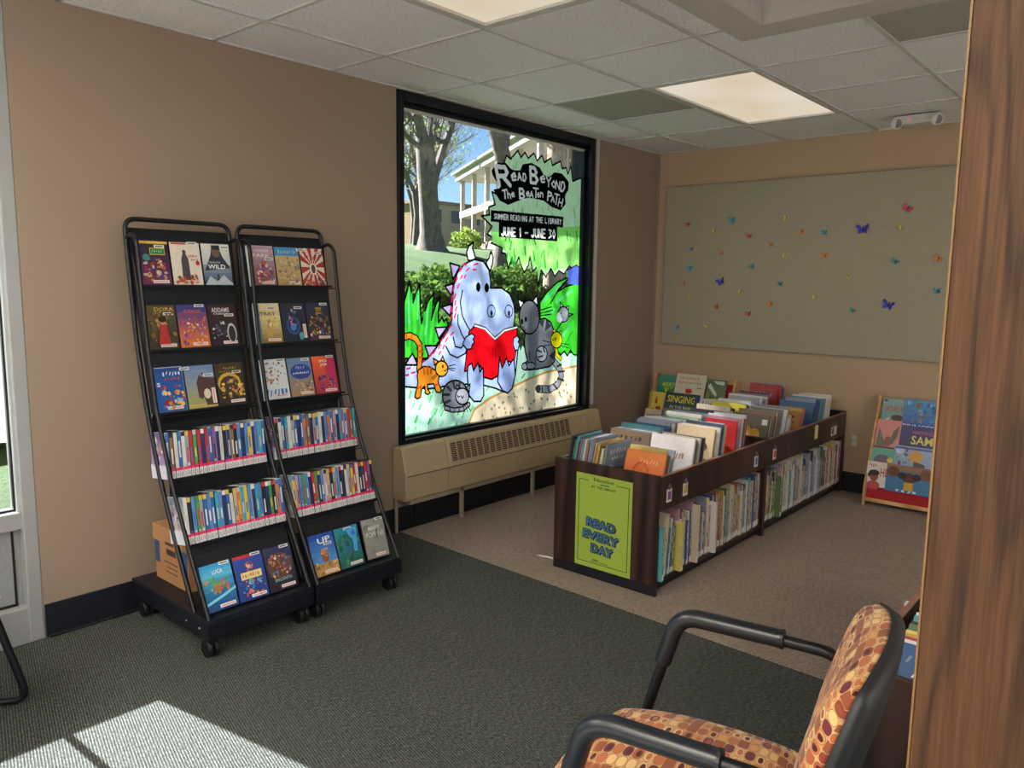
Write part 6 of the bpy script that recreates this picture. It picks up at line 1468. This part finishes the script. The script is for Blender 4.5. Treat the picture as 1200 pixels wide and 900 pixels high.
def grow(mb, tw, p, d, ln, r, dep, rg, leafpts, up=.25):
    pts = [Vector(p)]; d = Vector(d).normalized(); n = 4
    for k in range(n):
        d = (d+Vector((rg.uniform(-.22, .22), rg.uniform(-.22, .22), rg.uniform(-.12, .12)+up*.15))).normalized(); pts.append(pts[-1]+d*ln/n)
    (mb if dep > 1 else tw).tube(pts, [r*(1-.45*k/n) for k in range(n+1)], 6 if dep > 1 else 3, caps=False)
    if dep <= 0: leafpts.append(pts[-1]); return
    for k in range(3 if dep > 1 else 4):
        q = pts[rg.randint(1, n)]; a_ = rg.uniform(0, 2*PI); side = Vector((math.cos(a_), math.sin(a_), rg.uniform(-.1, .6)))
        grow(mb, tw, q, d*.55+side*.75, ln*rg.uniform(.55, .78), r*.5, dep-1, rg, leafpts, up)
    grow(mb, tw, pts[-1], d, ln*.7, r*.55, dep-1, rg, leafpts, up)
def tree(label, base, trunk, limbs, seed, dep, mat, leafmat=None, nl=5, ls=.06, grp='trees outside the painted window'):
    t = thing('tree', label, 'tree', base, 0, grp); rg = random.Random(seed); lp = []
    part('trunk', MB().tube(trunk[0], trunk[1], 14), M[mat], t, smooth=True)
    mb, tw = MB(), MB()
    for (p, d, ln, r) in limbs: grow(mb, tw, p, d, ln, r, dep, rg, lp)
    part('branches', mb, M[mat], t, smooth=True); o = part('twigs', tw, M[mat], t); o['kind'] = 'stuff'
    if leafmat:
        r_g = np.random.default_rng(seed); pts = np.repeat(np.array([tuple(q) for q in lp]), nl, 0)+r_g.normal(size=(len(lp)*nl, 3))*.28; n = len(pts)
        a_ = r_g.normal(size=(n, 3)); a_ /= np.linalg.norm(a_, axis=1)[:, None]; b_ = np.cross(a_, r_g.normal(size=(n, 3))); b_ /= np.linalg.norm(b_, axis=1)[:, None]
        leaf_part('foliage', np.stack([pts-a_*ls, pts+b_*ls*.5, pts+a_*ls, pts-b_*ls*.5], 1).reshape(-1, 3), M[leafmat], t)
    return t
tree('large grey forked tree on the lawn, seen through the clear upper left of the window', (8.86, 12, gz(12)-.05), ([(0, 0, -.1), (0, 0, .12), (-.02, 0, .5), (-.1, 0, 1.4), (-.16, 0, 2.1), (-.24, 0, 2.9)], [.58, .40, .29, .25, .26, .23]),
     [((-.24, 0, 2.7), (-.35, .05, 1), 2.6, .15), ((-.2, 0, 2.7), (.05, .1, 1), 2.6, .15), ((0, 0, 1.7), (.62, -.05, 1), 2.4, .13), ((-.28, 0, 2.6), (-1, -.1, .35), 2.0, .07), ((-.2, 0, 2.6), (.4, .3, 1), 2.2, .09)], 4, 4, 'bark', 'leaf2', 1, .045)
tree('thick dark tree outside, rising behind the mural title', (5.95, 6.9, gz(6.9)-.05), ([(0, 0, -.1), (0, 0, .6), (.15, 0, 1.7), (-.05, 0, 2.6), (-.35, .1, 3.6)], [.26, .2, .17, .16, .15]),
     [((-.3, .1, 3.3), (-.5, .3, 1), 2.0, .14), ((0, 0, 2.8), (.5, .4, 1), 2.0, .12), ((-.3, .1, 3.5), (.1, .1, 1), 1.8, .12)], 8, 3, 'bark', 'leaf2', 8, .07)
tree('peeling pale barked tree outside, behind the right end of the mural title', (4.75, 4.7, gz(4.7)-.05), ([(0, 0, -.1), (0, 0, .8), (.05, 0, 2.0), (0, 0, 3.4), (.05, .05, 4.2)], [.22, .18, .17, .16, .12]),
     [((.05, .05, 3.9), (.3, .2, 1), 1.8, .1), ((0, 0, 3.6), (-.7, .3, .9), 1.8, .09), ((0, 0, 3.5), (.4, -.2, 1), 1.5, .09)], 12, 3, 'bark2', 'leaf2', 8, .07)
# unseen tree, added left of the view so its crown dims the painted window
t = thing('tree', 'unseen leafy tree added outside, its thin crown dimming sun on the painted window', 'tree', (-3.0, 9.3, gz(9.3)-.05), 0, 'trees outside the painted window')
part('trunk', MB().tube([(0, 0, -.1), (.02, 0, 2.2), (-.1, .05, 5.4)], [.18, .13, .06], 10), M['bark'], t, smooth=True)
for a_ in range(6): part('branch', MB().tube([(-.03, 0, 3.2+.25*a_), (math.cos(a_*1.05)*.8, math.sin(a_*1.05)*.7, 4.0+.25*a_), (math.cos(a_*1.05)*1.4, math.sin(a_*1.05)*.9, 4.8+.25*a_)], [.04, .025, .012], 6), M['bark'], t)
rgn = np.random.default_rng(5); nlv = 46000; dd = rgn.normal(size=(nlv, 3)); dd /= np.linalg.norm(dd, axis=1)[:, None]
pp_ = np.array([-.15, -.2, 5.0])+dd*(rgn.random(nlv)**(1/3))[:, None]*np.array([2.1, 1.2, 1.75])
aa = rgn.normal(size=(nlv, 3)); aa /= np.linalg.norm(aa, axis=1)[:, None]; bb_ = np.cross(aa, rgn.normal(size=(nlv, 3))); bb_ /= np.linalg.norm(bb_, axis=1)[:, None]
leaf_part('foliage', np.stack([pp_-aa*.025, pp_+bb_*.0125, pp_+aa*.025, pp_-bb_*.0125], 1).reshape(-1, 3), M['leaf2'], t)
for i, (x, y) in enumerate([(19.2, 24), (21.2, 25.5), (24.4, 30), (28.5, 33), (31, 40)]):
    tree(f'slender bare spring tree in the distance, {ordn(i)} from the near side', (x, y, gz(y)-.1), ([(0, 0, 0), (.1, 0, 1.5), (0, .1, 2.6)], [.22, .17, .14]), [((0, .1, 2.4), (.3, 0, 1), 3.4, .11), ((0, .1, 2.5), (-.5, 0, 1), 3.2, .10), ((0, 0, 1.8), (.6, .3, .8), 2.6, .08)], 30+i, 4, 'bark', 'leaf2', 1, .07)
t = thing('shrub', 'small round bright green shrub beside the far brick building', 'shrub', (20.5, 22, gz(22))); leaf_part('foliage', leaves(2500, (0, 0, .3), (.75, .75, .6), .06, 40, .5), M['leaf2'], t)
part('stem', MB().tube([(0, 0, -.1), (0, 0, .3)], .04, 6), M['bark'], t)
# porch building
pb = thing('porch_building', 'white two-storey porch building seen through the window', 'building', (33.33, 35, 3.70)); pb.rotation_euler = (0, 0, math.atan2(-.838, -.546))
# local x runs along the facade toward the camera, local +y points away from the viewer side
Lp = 24; zt = 4.86; sgn = 1
part('roof_slab', MB().box(-.5, Lp, -.35, 9, zt-.42, zt).box(-.7, Lp, -.6, 9.2, zt, zt+.12), M['extwhite'], pb)
part('floor_slab', MB().box(-.2, Lp, -.1, 2.4, 1.95, 2.38), M['extwhite'], pb)
part('stone_base', MB().box(-.2, Lp, -.1, 9, -1.2, .05), M['extpink'], pb)
part('wall', MB().box(.2, Lp, 2.4, 8.8, 0, zt-.42), M['extpink'], pb)
for k in range(7): part('column', MB().box(.0+k*3.4, .26+k*3.4, -.08, .18, .05, 1.95).box(.0+k*3.4, .26+k*3.4, -.08, .18, 2.38, zt-.42), M['extwhite'], pb)
for k in range(6):
    for zz in (.05, 2.38): 
        dr = part('door', MB().box(1.2+k*3.4, 2.1+k*3.4, 2.36, 2.40, zz, zz+1.55), M['extwhite'], pb); part('door_glass', MB().box(1.3+k*3.4, 2.0+k*3.4, 2.34, 2.36, zz+.3, zz+1.4), M['darkglass'], dr)
bb2 = thing('brick_building', 'tan brick building in the distance between the big tree and porch', 'building', (41.5, 46, 4.0))
part('wall', MB().box(-1.6, 9, 0, 6, -.5, 3.9), M['brick'], bb2); part('roof_edge', MB().box(-1.8, 9.2, -.2, 6.2, 3.9, 4.15), M['extpink'], bb2)
for x in (-.6, 1.6, 4.2):
    for zz in (.5, 2.3):
        wdw = part('window', MB().box(x, x+1.2, -.06, .0, zz, zz+1.25), M['extwhite'], bb2); part('pane', MB().box(x+.08, x+1.12, -.08, -.06, zz+.08, zz+1.17), M['darkglass'], wdw)
